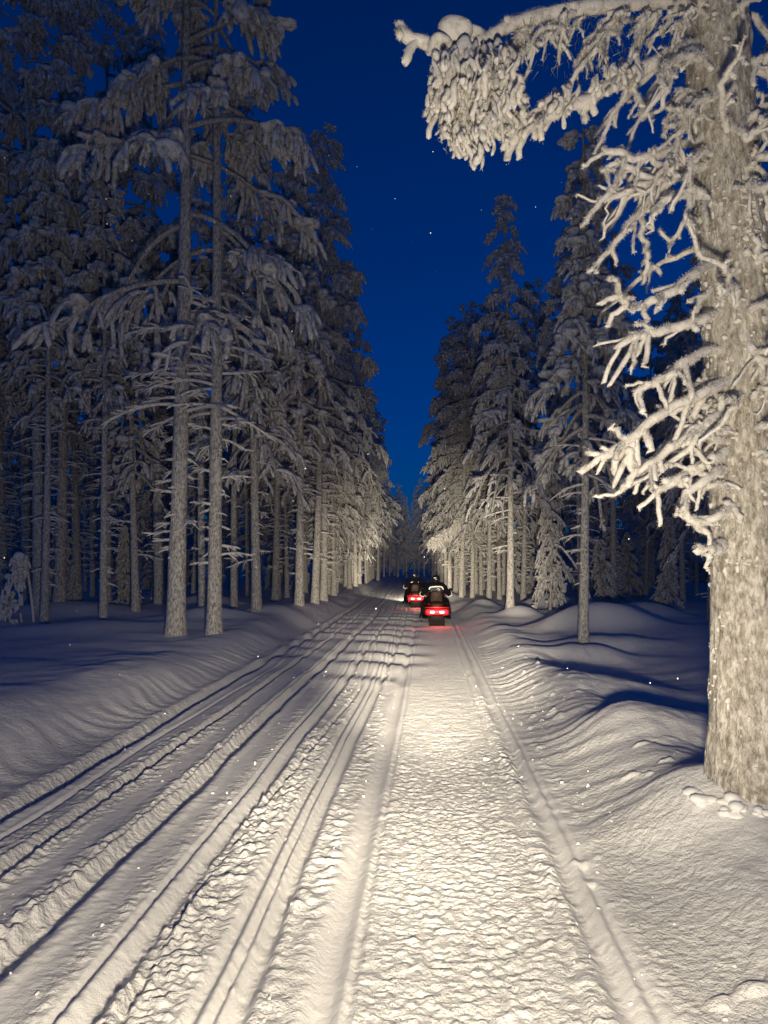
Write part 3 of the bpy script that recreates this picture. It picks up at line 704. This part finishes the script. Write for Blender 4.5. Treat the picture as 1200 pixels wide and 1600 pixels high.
    # small crooked twigs all over the upper trunk
    for i in range(56):
        h = r.uniform(1.45, 5.0); c0 = np.array([np.interp(h, P[:, 2], P[:, 0]), np.interp(h, P[:, 2], P[:, 1]), h])
        a0 = r.uniform(math.pi * 0.8, math.pi * 1.35) if i % 5 < 3 else r.uniform(math.pi * 1.3, math.pi * 2.1); L = r.uniform(0.16, 0.62)
        dv = np.array([math.cos(a0), math.sin(a0), 0]); s = np.linspace(0, 1, 5)
        p = c0[None] + (0.14 + L * s)[:, None] * dv + 0.12 * L * r.normal(size=(5, 3)) * s[:, None]; p[:, 2] += L * (r.uniform(-.2, .4) * s - r.uniform(.1, .9) * s ** 2)
        p = smooth_path(p, 14)
        frost_branch(r, p, r.uniform(.015, .025), r.uniform(.009, .016), r.integers(3, 8), 0.11).build("branch", M['frost'], t)
    # hanging frozen needle clumps under the two long branches
    def clump(parent, n, box, lens, rads, slope=(0, 0), lift=1.0):
        fp, fr_ = [], []; s = np.array([0, .18, .36, .55, .75, .94, 1.0])
        for _ in range(n):
            px, py, dd = box(r)
            l = r.uniform(*lens); o = at(px, py, dd) - base
            p = o[None] + l * np.stack(((slope[0] + r.normal() * .24) * s + .12 * np.sin(s * 5 + r.uniform(0, 6)), (slope[1] + r.normal() * .22) * s, -s ** 1.1 * lift + 0.06 * np.sin(s * 6 + r.uniform(0, 6))), -1)
            fp.append(p); fr_.append(r.uniform(*rads) * np.array([0.12, 0.8, 0.95, 1, 1.15, 0.95, 0.12]) * r.uniform(.85, 1.15, 7))
        mb = MB(); mb.quads(*tubes(np.array(fp), np.array(fr_), 8)); mb.tris(*spikes(r, np.array(fp), np.array(fr_), n * 22, .005, .018)); return props(mb.build("needle_clump", M['frost'], parent), kind="stuff")
    ext = lambda f: np.interp(f, [0, .2, .5, .75, 1], [95, 135, 172, 115, 75])
    clump(top, 460, lambda r: ((lambda f: (682 + 118 * f + r.normal() * 6, 68 + r.uniform(0, 1) * ext(f), D - .35 + r.normal() * .11))(r.uniform())), (.04, .16), (.006, .018))
    for i in range(26):
        f = r.uniform(); o = at(684 + 116 * f, 72 + r.uniform(0, .6) * ext(f), D - .35 + r.normal() * .12) - base; l = r.uniform(.12, .30)
        q = np.linspace(0, 1, 5)[:, None]; p = o[None] + l * q * np.array([r.normal() * .3, r.normal() * .3, -1]) + .1 * l * r.normal(size=(5, 3)) * q
        frost_branch(r, smooth_path(p, 14), r.uniform(.012, .022), r.uniform(.010, .018), r.integers(4, 9), .07, .9).build("branch", M['frost'], t)
    clump(arch, 120, lambda r: ((lambda f: (1000 - 215 * f, 112 + 98 * f + r.uniform(-34, 6), D - .22 + r.normal() * .08))(r.uniform())), (.03, .12), (.009, .019), (-0.25, 0.0), 0.9)
    # thin crooked twigs streaming down between the two long branches
    for i in range(22):
        px = r.uniform(820, 1095); o = at(px, np.interp(px, [820, 900, 1100], [30, 20, 15]), D - .2 + r.normal() * .06) - base
        l = r.uniform(.14, .42); s = np.linspace(0, 1, 5)[:, None]; dv = np.array([-r.uniform(.25, .95), r.normal() * .25, -r.uniform(.45, .95)])
        p = o[None] + l * s * dv + .07 * l * r.normal(size=(5, 3)) * s
        frost_branch(r, smooth_path(p, 14), r.uniform(.012, .02), r.uniform(.008, .014), r.integers(4, 10), .08, .9).build("branch", M['frost'], t)
    # dark needles showing between the frozen twigs
    nd = []
    for _ in range(900):
        f = r.uniform(); px, py = (690 + 112 * f, 70 + r.uniform(0, 170) * (1 - .4 * f)) if r.uniform() < .6 else (r.uniform(800, 1090), r.uniform(20, 120))
        c = at(px, py, D - .3 + r.normal() * .1) - base; dd = r.normal(size=3) + [0, 0, -1.2]; dd /= np.linalg.norm(dd)
        ee = np.cross(dd, r.normal(size=3)); ee /= np.linalg.norm(ee); nd.append((c - ee * .0022, c + ee * .0022, c + dd * r.uniform(.04, .08)))
    mb = MB(); mb.tris(np.array(nd).reshape(-1, 3), np.arange(2700).reshape(-1, 3)); props(mb.build("needles", M['needles'], top), kind="stuff")
    # uneven lumps frozen into the hanging clump
    C, R3 = [], []
    for _ in range(150):
        f = r.uniform(); C.append(at(684 + 114 * f + r.normal() * 6, 75 + r.uniform(0, 1) * ext(f), D - .36 + r.normal() * .11) - base); w = r.uniform(.010, .026); R3.append((w, w, w * r.uniform(1.0, 2.4)))
    mb = MB(); mb.tris(*blobs(C, R3, ICO2, .5, r)); props(mb.build("frozen_lumps", M['frost'], top), kind="stuff")
    # snow crusted onto the bark
    C, R3 = [], []
    for _ in range(1500):
        h = r.uniform(0.05, 4.9) if r.uniform() < .4 else r.uniform(1.2, 3.4); a0 = r.uniform(math.pi * .75, math.pi * 2.2)
        if noise2(np.array([a0 * 1.7]), np.array([h * 2.6]), 97)[0] < -0.1: continue
        q0 = np.array([np.interp(h, P[:, 2], P[:, 0]), np.interp(h, P[:, 2], P[:, 1]), h]); rr0 = np.interp(h, P[:, 2], rad) * 1.06
        C.append(q0 + rr0 * np.array([math.cos(a0), math.sin(a0), 0])); w = r.uniform(.003, .011); R3.append((w * 1.5, w * .8, w * r.uniform(.8, 2.0)))
    mb = MB(); mb.tris(*blobs(C, R3, ICO1, .55, r)); mb.tris(*spikes(r, P[:200], rad[:200] * 1.1, 9000, .006, .024, .003)); props(mb.build("crusted_snow", M['frost'], t), kind="stuff")
    # pads of snow sitting on the long branch
    mb = MB(); C = np.array([at(712, 58, D - .35) - base, at(735, 62, D - .30) - base, at(690, 70, D - .4) - base, at(722, 100, D - .44) - base, at(700, 120, D - .44) - base, at(735, 130, D - .42) - base])
    mb.tris(*blobs(C, [(.10, .09, .09), (.08, .07, .06), (.06, .06, .05), (.05, .04, .13), (.04, .04, .12), (.04, .04, .12)], ICO2, 0.3, r)); mb.build("snow_pad", M['frost'], top)
    return base, d0
NEAR, NEAR_D = near_pine()

# ------------------------------------------------------------------ bent sapling, low branch over the trail, leaning trunk
def bent_sapling():
    r = np.random.default_rng(5)
    x, d0, z = foot(52, 972); base = np.array([x, d0, z])
    t = thing("bent_sapling", (x, d0, z), "sapling bent into an arch by snow in front of the left forest", "sapling")
    p = smooth_path([at(a, c, e) - base for a, c, e in [(54, 985, d0), (48, 925, d0), (40, 880, d0), (32, 868, d0), (26, 880, d0 - .1), (16, 920, d0 - .2), (2, 968, d0 - .25)]], 30)
    mb = MB(); mb.quads(*tubes(p, np.linspace(0.035, 0.02, 30), 8)); mb.build("trunk", M['frost'], t)
    fp, fr_, C, R3 = [], [], [], []; s = np.linspace(0, 1, 6)
    for _ in range(150):
        i = r.integers(12, 30); w = 0.06 + 0.36 * (i - 12) / 18
        o = p[i] + np.array([r.uniform(-.6, 1) * w, r.normal() * .1, r.uniform(-.05, .03)]); l = r.uniform(.12, .3)
        fp.append(o[None] + l * np.stack((r.normal() * .2 * s, r.normal() * .2 * s, -s ** 1.2), -1)); fr_.append(r.uniform(.02, .04) * np.array([.7, .9, 1, 1.1, 1, .1]))
        if r.uniform() < .4: C.append(o); R3.append(r.uniform(.04, .09, 3))
    mb = MB(); mb.quads(*tubes(np.array(fp), np.array(fr_), 6)); mb.tris(*blobs(C, R3, ICO1, .2, r)); mb.build("crown", M['frost'], t)
bent_sapling()

def low_branch():
    r = np.random.default_rng(6)
    t = [o for o in COL.objects if o.get("label", "").startswith("bristly pine")][0]
    bpy.context.view_layer.update()
    inv = np.array(t.matrix_world.inverted()); d0 = t.location.y
    loc = lambda a: (inv[:3, :3] @ a) + inv[:3, 3]
    p = smooth_path([at(*q) for q in [(737, 795, d0), (722, 812, d0 - .2), (705, 828, d0 - .3), (688, 840, d0 - .35), (676, 852, d0 - .4)]], 16)
    mb = MB(); mb.quads(*tubes(np.array([loc(a) for a in p]), np.linspace(.06, .04, 16), 7))
    fp, fr_, C, R3 = [], [], [], []; s = np.linspace(0, 1, 5)
    for _ in range(120):
        i = r.integers(2, 16); o = p[i] + np.array([r.normal() * .12, r.normal() * .2, r.uniform(-.05, .08)]); l = r.uniform(.15, .45)
        q = o[None] + l * np.stack((r.normal() * .3 * s, r.normal() * .3 * s, -s ** 1.3), -1)
        fp.append([loc(a) for a in q]); fr_.append(r.uniform(.03, .055) * np.array([.8, 1, 1.1, 1, .1]))
        if r.uniform() < .5: C.append(loc(o + np.array([0, 0, .05]))); R3.append(r.uniform(.07, .15, 3))
    mb.quads(*tubes(np.array(fp), np.array(fr_), 5)); mb.tris(*blobs(C, R3, ICO1, .2, r)); mb.build("branch", M['frost'], t)
low_branch()

def leaning_trunk():
    x, d0, z = foot(930, 958); base = np.array([x, d0, z])
    p = smooth_path([at(a, c, e) - base for a, c, e in [(933, 975, d0), (915, 915, d0), (900, 885, d0 + .1), (880, 858, d0 + .2), (868, 850, d0 + .3)]], 20)
    mb = MB(); mb.quads(*tubes(p, np.linspace(.055, .025, 20) * (1 + .1 * np.sin(np.arange(20) * 2.1)), 8))
    o = mb.build("leaning_trunk", M['frost'], None, (x, d0, z)); props(o, "thin bare trunk leaning behind the slim frosted pine on the right", "dead tree")
leaning_trunk()

# ------------------------------------------------------------------ snowmobiles and riders
M['black'] = plain("black_plastic", (0.012, 0.012, 0.013), 0.45)
M['rubber'] = plain("black_rubber", (0.016, 0.016, 0.016), 0.8, 0, 0.4)
M['redpaint'] = plain("red_bodywork", (0.30, 0.012, 0.016), 0.32)
M['vinyl'] = plain("dark_vinyl", (0.035, 0.024, 0.02), 0.55, 0, 0.3)
M['metal'] = plain("dull_metal", (0.22, 0.22, 0.23), 0.4, 0.9)
M['suit'] = plain("black_snowsuit", (0.0045, 0.004, 0.0055), 0.9, 0, 0.5)
M['panel'] = plain("grey_suit_panel", (0.055, 0.05, 0.065), 0.8, 0, 0.4)
for k_ in ('suit', 'black', 'rubber', 'vinyl'): M[k_].node_tree.nodes['Principled BSDF'].inputs['Specular IOR Level'].default_value = 0.12
M['strip'] = plain("white_reflective_strip", (0.86, 0.86, 0.86), 0.5)
M['helmet'] = plain("black_helmet_shell", (0.012, 0.012, 0.014), 0.25)
M['tail'] = glow("taillight_lens", (1.0, 0.012, 0.02), 5.0)
M['bulb'] = glow("brake_lamp", (1.0, 0.20, 0.13), 26.0)
M['head'] = glow("headlight_lens", (1.0, 0.9, 0.7), 8.0)
m, nt, b = mat("smoked_windshield"); b.inputs['Base Color'].default_value = (0.05, 0.05, 0.06, 1); b.inputs['Roughness'].default_value = 0.1; b.inputs['Transmission Weight'].default_value = 0.7
M['glass'] = m

def loft(sections, n=24, p=3.0):
    """closed body through rounded sections (y, cx, cz, half width, half height), growing along y"""
    a = np.arange(n) * 2 * np.pi / n; ca, sa = np.cos(a), np.sin(a)
    e = 2 / p; X = np.sign(ca) * np.abs(ca) ** e; Z = np.sign(sa) * np.abs(sa) ** e
    S_ = [list(sections[0][:3]) + [0.002, 0.002]] + [list(q) for q in sections] + [list(sections[-1][:3]) + [0.002, 0.002]]
    V = np.concatenate([np.stack((cx + hw * X, np.full(n, y), cz + hh * Z), -1) for y, cx, cz, hw, hh in S_])
    i, j = np.meshgrid(np.arange(len(S_) - 1), np.arange(n), indexing='ij')
    q = np.stack((i * n + j, i * n + (j + 1) % n, (i + 1) * n + (j + 1) % n, (i + 1) * n + j), -1)
    return V, q.reshape(-1, 4)

def snowmobile_meshes():
    out = []          # (name, mesh, [(subname, mesh)])
    def add(name, vq, m, subs=()):
        mb = MB()
        for x in (vq if isinstance(vq, list) else [vq]): mb.quads(*x)
        out.append((name, mb.mesh(name, [m]), [(sn, (lambda k: (k.quads(*sv), k.mesh(sn, [sm]))[1])(MB())) for sn, sv, sm in subs]))
    # track: a closed rubber belt with lugs
    yz = smooth_path([(0, -1.35, .17), (0, -1.2, .03), (0, -.6, .01), (0, .2, .01), (0, .55, .12), (0, .62, .28), (0, .45, .36), (0, -.4, .36), (0, -1.2, .34), (0, -1.36, .22), (0, -1.35, .17)], 60)
    V = np.concatenate([np.stack((np.full(60, sx), yz[:, 1], yz[:, 2]), -1) for sx in (-.25, .25)])
    i = np.arange(59); mb = MB(); mb.quads(V, np.stack((i, i + 1, 60 + i + 1, 60 + i), -1))
    for k in range(0, 59, 2):
        T = yz[k + 1] - yz[k]; nrm = np.array([0, T[2], -T[1]]); nrm /= np.linalg.norm(nrm) + 1e-9
        c = yz[k] + nrm * .015; mb.quads(*tubes(np.array([c + [-.24, 0, 0], c + [0, 0, 0], c + [.24, 0, 0]]), np.array([.018, .018, .018]), 4))
    out.append(("track", mb.mesh("track", [M['rubber']]), []))
    add("tunnel", loft([(-1.42, 0, .44, .27, .07), (-1.0, 0, .45, .28, .08), (0, 0, .46, .28, .09), (.5, 0, .46, .29, .1)]), M['black'])
    add("rear_panel", loft([(-1.47, 0, .43, .36, .085), (-1.44, 0, .435, .39, .10), (-1.32, 0, .45, .37, .10)], 24, 5), M['redpaint'])
    add("snow_flap", loft([(-1.47, 0, .29, .20, .07), (-1.45, 0, .30, .21, .08)], 20, 6), M['rubber'])
    add("seat", loft([(-1.30, 0, .56, .15, .06), (-1.2, 0, .58, .19, .09), (-.8, 0, .61, .20, .10), (-.45, 0, .60, .19, .10), (0, 0, .60, .16, .10), (.2, 0, .62, .12, .09)], 24, 3.5), M['vinyl'])
    mb = MB(); V, q = loft([(-.065, 0, .80, .16, .16), (-.04, 0, .80, .19, .19), (.02, 0, .80, .19, .19), (.045, 0, .80, .16, .16)], 24, 4); V = V + [0, -.62, .0]
    V[:, 1] -= (V[:, 2] - .6) * .18; mb.quads(V, q); out.append(("backrest", mb.mesh("backrest", [M['vinyl']]), []))
    add("grab_rail", tubes(smooth_path([(-.36, -.9, .48), (-.37, -1.35, .55), (-.30, -1.52, .57), (.30, -1.52, .57), (.37, -1.35, .55), (.36, -.9, .48)], 40), np.full(40, .016), 8), M['redpaint'])
    for s in (-1, 1):
        add("running_board", loft([(-1.2, s * .36, .24, .06, .02), (-.9, s * .38, .24, .10, .02), (.3, s * .38, .24, .10, .02), (.7, s * .38, .28, .08, .03)], 16, 5), M['black'])
        add("side_panel", loft([(.15, s * .34, .46, .02, .10), (.4, s * .37, .47, .07, .18), (.9, s * .36, .46, .09, .2), (1.3, s * .28, .42, .06, .14)]), M['redpaint'])
        add("ski", [tubes(smooth_path([(s * .49, .55, .03), (s * .49, .9, .02), (s * .49, 1.35, .02), (s * .49, 1.6, .08), (s * .49, 1.72, .2)], 24), np.interp(np.linspace(0, 1, 24), [0, .1, .8, 1], [.03, .07, .07, .04]), 10, 0.25)], M['black'])
        add("ski_leg", [tubes(np.array([(s * .49, 1.05, .05), (s * .47, 1.0, .22), (s * .38, .95, .36)]), np.array([.03, .028, .03]), 8), tubes(np.array([(s * .47, 1.0, .2), (s * .3, .92, .3), (s * .15, .9, .34)]), np.full(3, .02), 8)], M['metal'])
        add("mirror", [loft([(.50, s * .52, 1.0, .03, .02), (.53, s * .53, 1.0, .07, .045), (.57, s * .53, 1.0, .05, .03)], 16, 3), tubes(np.array([(s * .36, .75, .86), (s * .44, .65, .94), (s * .51, .55, .99)]), np.full(3, .013), 6)], M['black'])
        mb = MB(); mb.quads(*loft([(-1.50, s * .15, .435, .060, .024), (-1.475, s * .15, .435, .075, .032)], 16, 4)); out.append(("taillight", mb.mesh("taillight", [M['bulb']]), []))
    add("tail_lens", loft([(-1.488, 0, .44, .31, .052), (-1.46, 0, .44, .33, .062)], 24, 6), M['tail'])
    add("hood", loft([(.15, 0, .62, .20, .16), (.45, 0, .66, .33, .22), (.85, 0, .62, .36, .22), (1.2, 0, .54, .30, .17), (1.42, 0, .46, .18, .09)], 28, 2.8), M['redpaint'],
        [("headlight", loft([(1.2, 0, .62, .14, .05), (1.33, 0, .58, .12, .045)], 20, 3), M['head'])])
    # windshield: a curved sheet with thickness
    a = np.linspace(-1, 1, 13); h = np.linspace(0, 1, 7); A, Hh = np.meshgrid(a, h, indexing='ij')
    fr_ = np.stack((A * (.34 - .08 * Hh), .86 - .30 * A ** 2 - .30 * Hh, .80 + .36 * Hh * (1 - .25 * A ** 2)), -1).reshape(-1, 3)
    i, j = np.meshgrid(np.arange(12), np.arange(6), indexing='ij'); q = np.stack((i * 7 + j, (i + 1) * 7 + j, (i + 1) * 7 + j + 1, i * 7 + j + 1), -1).reshape(-1, 4)
    mb = MB(); mb.quads(np.vstack((fr_, fr_ - [0, .008, 0])), np.vstack((q, q[:, ::-1] + 91))); out.append(("windshield", mb.mesh("windshield", [M['glass']]), []))
    add("handlebar", [tubes(smooth_path([(-.40, .40, .92), (-.22, .47, .93), (0, .5, .88), (.22, .47, .93), (.40, .40, .92)], 24), np.full(24, .014), 8), tubes(np.array([(0, .5, .88), (0, .55, .7)]), np.full(2, .02), 8)], M['metal'])
    for s in (-1, 1): add("grip", tubes(np.array([(s * .28, .45, .927), (s * .40, .40, .92)]), np.full(2, .02), 8), M['rubber'])
    return out
SLED = snowmobile_meshes()
def snowmobile(x, y, rz, label, energy):
    z = gz(x, y) - 0.04
    t = thing("snowmobile", (x, y, z), label, "snowmobile", None, rz); t.scale = (0.88, 1, 1)
    for name, me, subs in SLED:
        o = link(name, me, t)
        for sn, sm in subs: link(sn, sm, o)
    # the beam of its headlight
    fwd = Vector((-math.sin(rz), math.cos(rz), 0)); p = Vector((x, y, z)) + fwd * 1.45 + Vector((0, 0, .62))
    spot("snowmobile_headlight", p, p + fwd * 12 + Vector((0, 0, 0.25)), energy, 38, 1.0, WARM)
    for yy, zz, e in ((-1.40, 0.62, 3.0), (-1.66, 0.34, 2.6)):       # red light of the taillight, upwards on the seat and back on the snow
        l = bpy.data.lights.new("taillight_glow", 'POINT'); l.energy = e; l.color = (1.0, 0.03, 0.03); l.shadow_soft_size = 0.08
        o = bpy.data.objects.new("taillight_glow", l); COL.objects.link(o); o.location = Vector((x, y, z)) + fwd * yy + Vector((0, 0, zz))
    return t, z

def rider_meshes():
    J = dict(pel=(0, -.22, .74), bel=(0, -.21, .90), che=(0, -.13, 1.06), nck=(0, -.06, 1.19), hd=(0, -.03, 1.28))
    for s, n in ((-1, 'l'), (1, 'r')):
        J['sh' + n] = (s * .20, -.10, 1.11); J['el' + n] = (s * .40, .02, .87); J['wr' + n] = (s * .35, .34, .93); J['hn' + n] = (s * .34, .39, .93)
        J['hp' + n] = (s * .12, -.16, .72); J['kn' + n] = (s * .31, .26, .68); J['an' + n] = (s * .39, .10, .33); J['to' + n] = (s * .40, .30, .29)
    R = dict(pel=(.20, .17), bel=(.19, .16), che=(.22, .17), nck=(.085, .085), hd=(.09, .09))
    for n in 'lr':
        R['sh' + n] = (.115, .115); R['el' + n] = (.082, .082); R['wr' + n] = (.062, .062); R['hn' + n] = (.05, .05)
        R['hp' + n] = (.14, .14); R['kn' + n] = (.105, .105); R['an' + n] = (.085, .085); R['to' + n] = (.06, .06)
    names = list(J); ix = {n: i for i, n in enumerate(names)}
    E = [('pel', 'bel'), ('bel', 'che'), ('che', 'nck'), ('nck', 'hd')]
    for n in 'lr': E += [('che', 'sh' + n), ('sh' + n, 'el' + n), ('el' + n, 'wr' + n), ('wr' + n, 'hn' + n), ('pel', 'hp' + n), ('hp' + n, 'kn' + n), ('kn' + n, 'an' + n), ('an' + n, 'to' + n)]
    me = bpy.data.meshes.new("body_cage"); me.from_pydata([J[n] for n in names], [(ix[a], ix[c]) for a, c in E], [])
    o = link("body_cage", me); sk = o.modifiers.new("skin", 'SKIN'); sk.use_smooth_shade = True
    sub = o.modifiers.new("sub", 'SUBSURF'); sub.levels = 2; sub.render_levels = 2
    for i, n in enumerate(names):
        v = me.skin_vertices[0].data[i]; v.radius = R[n]; v.use_root = (n == 'pel')
    bpy.context.view_layer.update()
    dg = bpy.context.evaluated_depsgraph_get()
    body = bpy.data.meshes.new_from_object(o.evaluated_get(dg)); body.name = "person"
    body.materials.clear(); body.materials.append(M['suit'])
    bpy.data.objects.remove(o); bpy.data.meshes.remove(me)
    from mathutils.bvhtree import BVHTree
    bv = BVHTree.FromPolygons([v.co for v in body.vertices], [tuple(p.vertices) for p in body.polygons])
    def back(x, z, lift=.012):
        h = bv.ray_cast(Vector((x, -2, z)), Vector((0, 1, 0)))
        return (x, (h[0].y if h[0] else -.15) - lift, z)
    def line(pts, rad=.017, n=18):
        p = smooth_path([(a, 0, c) for a, c in pts], n); P = np.array([back(a[0], a[2], .004) for a in p])
        return tubes(P, np.full(n, rad), 6)
    def ring(a, c, f, rad, w):
        a, c = np.array(J[a]), np.array(J[c]); d = (c - a) / np.linalg.norm(c - a); m_ = a + (c - a) * f
        return tubes(np.array([m_ - d * w, m_ - d * w * .9, m_ + d * w * .9, m_ + d * w]), np.array([rad * .9, rad, rad, rad * .9]), 14)
    res = {'body': body}
    def one(name, parts, m_):
        mb = MB()
        for x in parts: mb.quads(*x)
        return mb.mesh(name, [m_])
    res['shoulder_strip'] = one("reflective_strip", [line([(-.20, 1.03), (-.17, 1.085), (-.07, 1.105), (.07, 1.108), (.17, 1.095), (.21, 1.03)], .022, 30)], M['strip'])
    res['cuff_l'] = one("reflective_strip", [ring('ell', 'wrl', .12, .088, .025)], M['strip'])
    res['cuff_r'] = one("reflective_strip", [ring('elr', 'wrr', .12, .088, .025)], M['strip'])
    res['dash'] = one("reflective_strip", [line([(-.17, 1.05), (-.12, 1.07), (-.08, 1.09)], .016, 8)], M['strip'])
    res['dot'] = one("reflective_strip", [line([(.13, 1.075), (.15, 1.07)], .016, 4)], M['strip'])
    # grey lower back panel and the round emblem
    xs = np.linspace(-1, 1, 13); zs = np.linspace(.90, 1.07, 8); V = []
    for zz in zs:
        w = np.interp(zz, [.9, 1.07], [.13, .19])
        V += [back(a * w, zz, .006) for a in xs]
    i, j = np.meshgrid(np.arange(7), np.arange(12), indexing='ij'); q = np.stack((i * 13 + j, i * 13 + j + 1, (i + 1) * 13 + j + 1, (i + 1) * 13 + j), -1).reshape(-1, 4)
    V = np.array(V); mb = MB(); mb.quads(np.vstack((V, V + [0, .005, 0])), np.vstack((q, q[:, ::-1] + len(V)))); res['panel'] = mb.mesh("back_panel", [M['panel']])
    em = [line([(.02, 1.025), (.05, 1.05), (.085, 1.045), (.095, 1.015), (.07, .985), (.045, .975)], .009, 20), line([(.0, .965), (.05, .962), (.10, .966)], .010, 10), line([(.015, .945), (.09, .945)], .010, 8), line([(.02, .93), (.085, .93)], .008, 8)]
    res['emblem'] = one("emblem", em, M['strip'])
    # helmet: shell, chin bar, neck roll and a mark
    hc = np.array([0, -.02, 1.325]); v, f = ICO2
    V = v * np.array([.128, .155, .135]); V[:, 2] = np.where(V[:, 2] < -.05, V[:, 2] * 1.15, V[:, 2]); V[:, 1] = np.where((V[:, 2] < -.02) & (V[:, 1] > .05), V[:, 1] * 1.22, V[:, 1])
    mb = MB(); mb.tris(V + hc, f); res['helmet'] = mb.mesh("helmet", [M['helmet']])
    mb = MB(); a = np.linspace(.25, math.pi - .25, 17)
    vis = np.concatenate([np.stack((.132 * np.cos(a), .168 * np.sin(a), np.full(17, zz)), -1) for zz in (-.035, .0, .045)]) + hc
    i, j = np.meshgrid(np.arange(2), np.arange(16), indexing='ij'); q = np.stack((i * 17 + j, i * 17 + j + 1, (i + 1) * 17 + j + 1, (i + 1) * 17 + j), -1).reshape(-1, 4)
    mb.quads(np.vstack((vis, vis * [1, 1, 1] - [0, .006, 0])), np.vstack((q, q[:, ::-1] + 51))); res['visor'] = mb.mesh("visor", [M['glass']])
    a = np.linspace(-2.05, -1.55, 8); mk = np.stack((.133 * np.cos(a), .160 * np.sin(a), .035 + .008 * np.arange(8) / 8), -1) + hc
    mb = MB(); mb.quads(*tubes(mk, np.full(8, .013), 6)); res['mark'] = mb.mesh("reflective_mark", [M['strip']])
    # gloves closed round the grips: palm, four fingers, thumb
    for s, n in ((-1, 'l'), (1, 'r')):
        mb = MB(); g0, g1 = np.array([s * .285, .447, .927]), np.array([s * .375, .41, .921])
        mb.quads(*loft([(.33, s * .345, .945, .035, .028), (.37, s * .34, .95, .048, .028), (.41, s * .335, .952, .048, .024), (.435, s * .33, .95, .042, .02)], 14, 2.6))
        for k, ln in enumerate((.9, 1.0, .97, .82)):
            c = g0 + (g1 - g0) * (k + .3) / 3.7; a = np.linspace(1.9, -1.6 * ln, 8)
            mb.quads(*tubes(np.stack((np.full(8, c[0]), c[1] + .030 * np.cos(a) + .002, c[2] + .032 * np.sin(a)), -1), np.array([.011, .0125, .012, .012, .0115, .011, .010, .004]), 7))
        c = g0 + [-s * .008, 0, 0]; a = np.linspace(2.2, 4.6, 7)
        mb.quads(*tubes(np.stack((np.full(7, c[0]), c[1] + .032 * np.cos(a), c[2] + .030 * np.sin(a)), -1), np.array([.014, .015, .014, .014, .013, .012, .004]), 7))
        res['glove_' + n] = mb.mesh("glove", [M['rubber']])
    return res
RID = rider_meshes()
def rider(x, y, z, rz, label, full):
    t = link("person", RID['body'], None, (x, y, z)); t.rotation_euler = (0, 0, rz); props(t, label, "person")
    h = link("helmet", RID['helmet'], t); link("visor", RID['visor'], h); link("reflective_mark", RID['mark'], h)
    link("glove", RID['glove_l'], t); link("glove", RID['glove_r'], t)
    link("reflective_strip", RID['cuff_l'], t)
    if full:
        link("reflective_strip", RID['cuff_r'], t); link("reflective_strip", RID['shoulder_strip'], t)
        pn = link("back_panel", RID['panel'], t); link("emblem", RID['emblem'], pn)
    else:
        link("reflective_strip", RID['dash'], t); link("reflective_strip", RID['dot'], t)
for px, dd, rz, lab, rlab, full, en in ((681, 21.0, -0.05, "snowmobile with two bright red taillights, the nearer one on the trail", "person in black suit with white shoulder strip and grey back panel, riding the nearer snowmobile", True, 1500),
                                    (648, 29.5, -0.01, "snowmobile farther ahead with dimmer red taillight, left of the nearer one", "person in dark suit leaning left on the snowmobile farther ahead", False, 10000)):
    x = (px - CX) * dd / F; rz = rz
    t, z = snowmobile(x, dd, rz, lab, en); rider(x, dd, z, rz, rlab, full)

# ------------------------------------------------------------------ loose snow
def loose_snow():
    r = np.random.default_rng(12)
    spots_ = [(1086, 1244, .035), (1104, 1256, .04), (1140, 1252, .045), (1152, 1270, .04), (1184, 1272, .032), (1128, 1272, .03)]
    for k, (px, py, rad) in enumerate(spots_):
        x, d0, z = foot(px, py)
        mb = MB(); mb.tris(*blobs(np.array([[0, 0, rad * .2], [rad * .6, rad * .3, rad * .1]]), [(rad * 1.2, rad, rad * .6), (rad * .8, rad * .7, rad * .5)], ICO2, .8, r))
        o = mb.build("snow_clod", M['snow'], None, (x, d0, z)); props(o, "lump of snow lying by the foot of the massive near trunk", "snow lump", "snow lumps by the near trunk")
    C, R3 = [], []
    for _ in range(260):
        d0 = 2.2 + 9 * r.uniform() ** 1.6; u = r.choice([0.40, 0.70, 0.95, -0.74, -1.25, -1.72, -2.28, -2.7]) + r.normal() * .09
        C.append((float(lane(d0)) + u, d0)); R3.append(r.uniform(.003, .009) * (1 + 0.9 * (r.uniform() > .93)))
    C = np.array(C); R3 = np.array(R3); z = height(C[:, 0], C[:, 1])
    mb = MB(); mb.tris(*blobs(np.column_stack((C, z + R3 * .15)), R3[:, None] * r.uniform(.6, 1.4, (len(R3), 3)), ICO1, .5, r))
    props(mb.build("snow_crumbs", M['snow']), "loose crumbs of snow along the ruts", "snow", None, "stuff")
    n = 620; dd = 2.0 + 22 * r.uniform(size=n) ** 1.3
    C = np.column_stack(((r.uniform(-.56, .56, n)) * dd, dd, CAMH + r.uniform(-.28, .62, n) * dd)); C = C[C[:, 2] > .1 + height(C[:, 0], C[:, 1])]
    rad = r.uniform(.0008, .0028, len(C)) * (0.55 + 0.045 * C[:, 1])
    mb = MB(); mb.tris(*blobs(C, rad[:, None] * r.uniform(.6, 1.4, (len(C), 3)), ico(0), .1, r))
    props(mb.build("falling_snow", M['snow']), "snowflakes drifting through the headlight beam", "snowflakes", None, "stuff")
loose_snow()
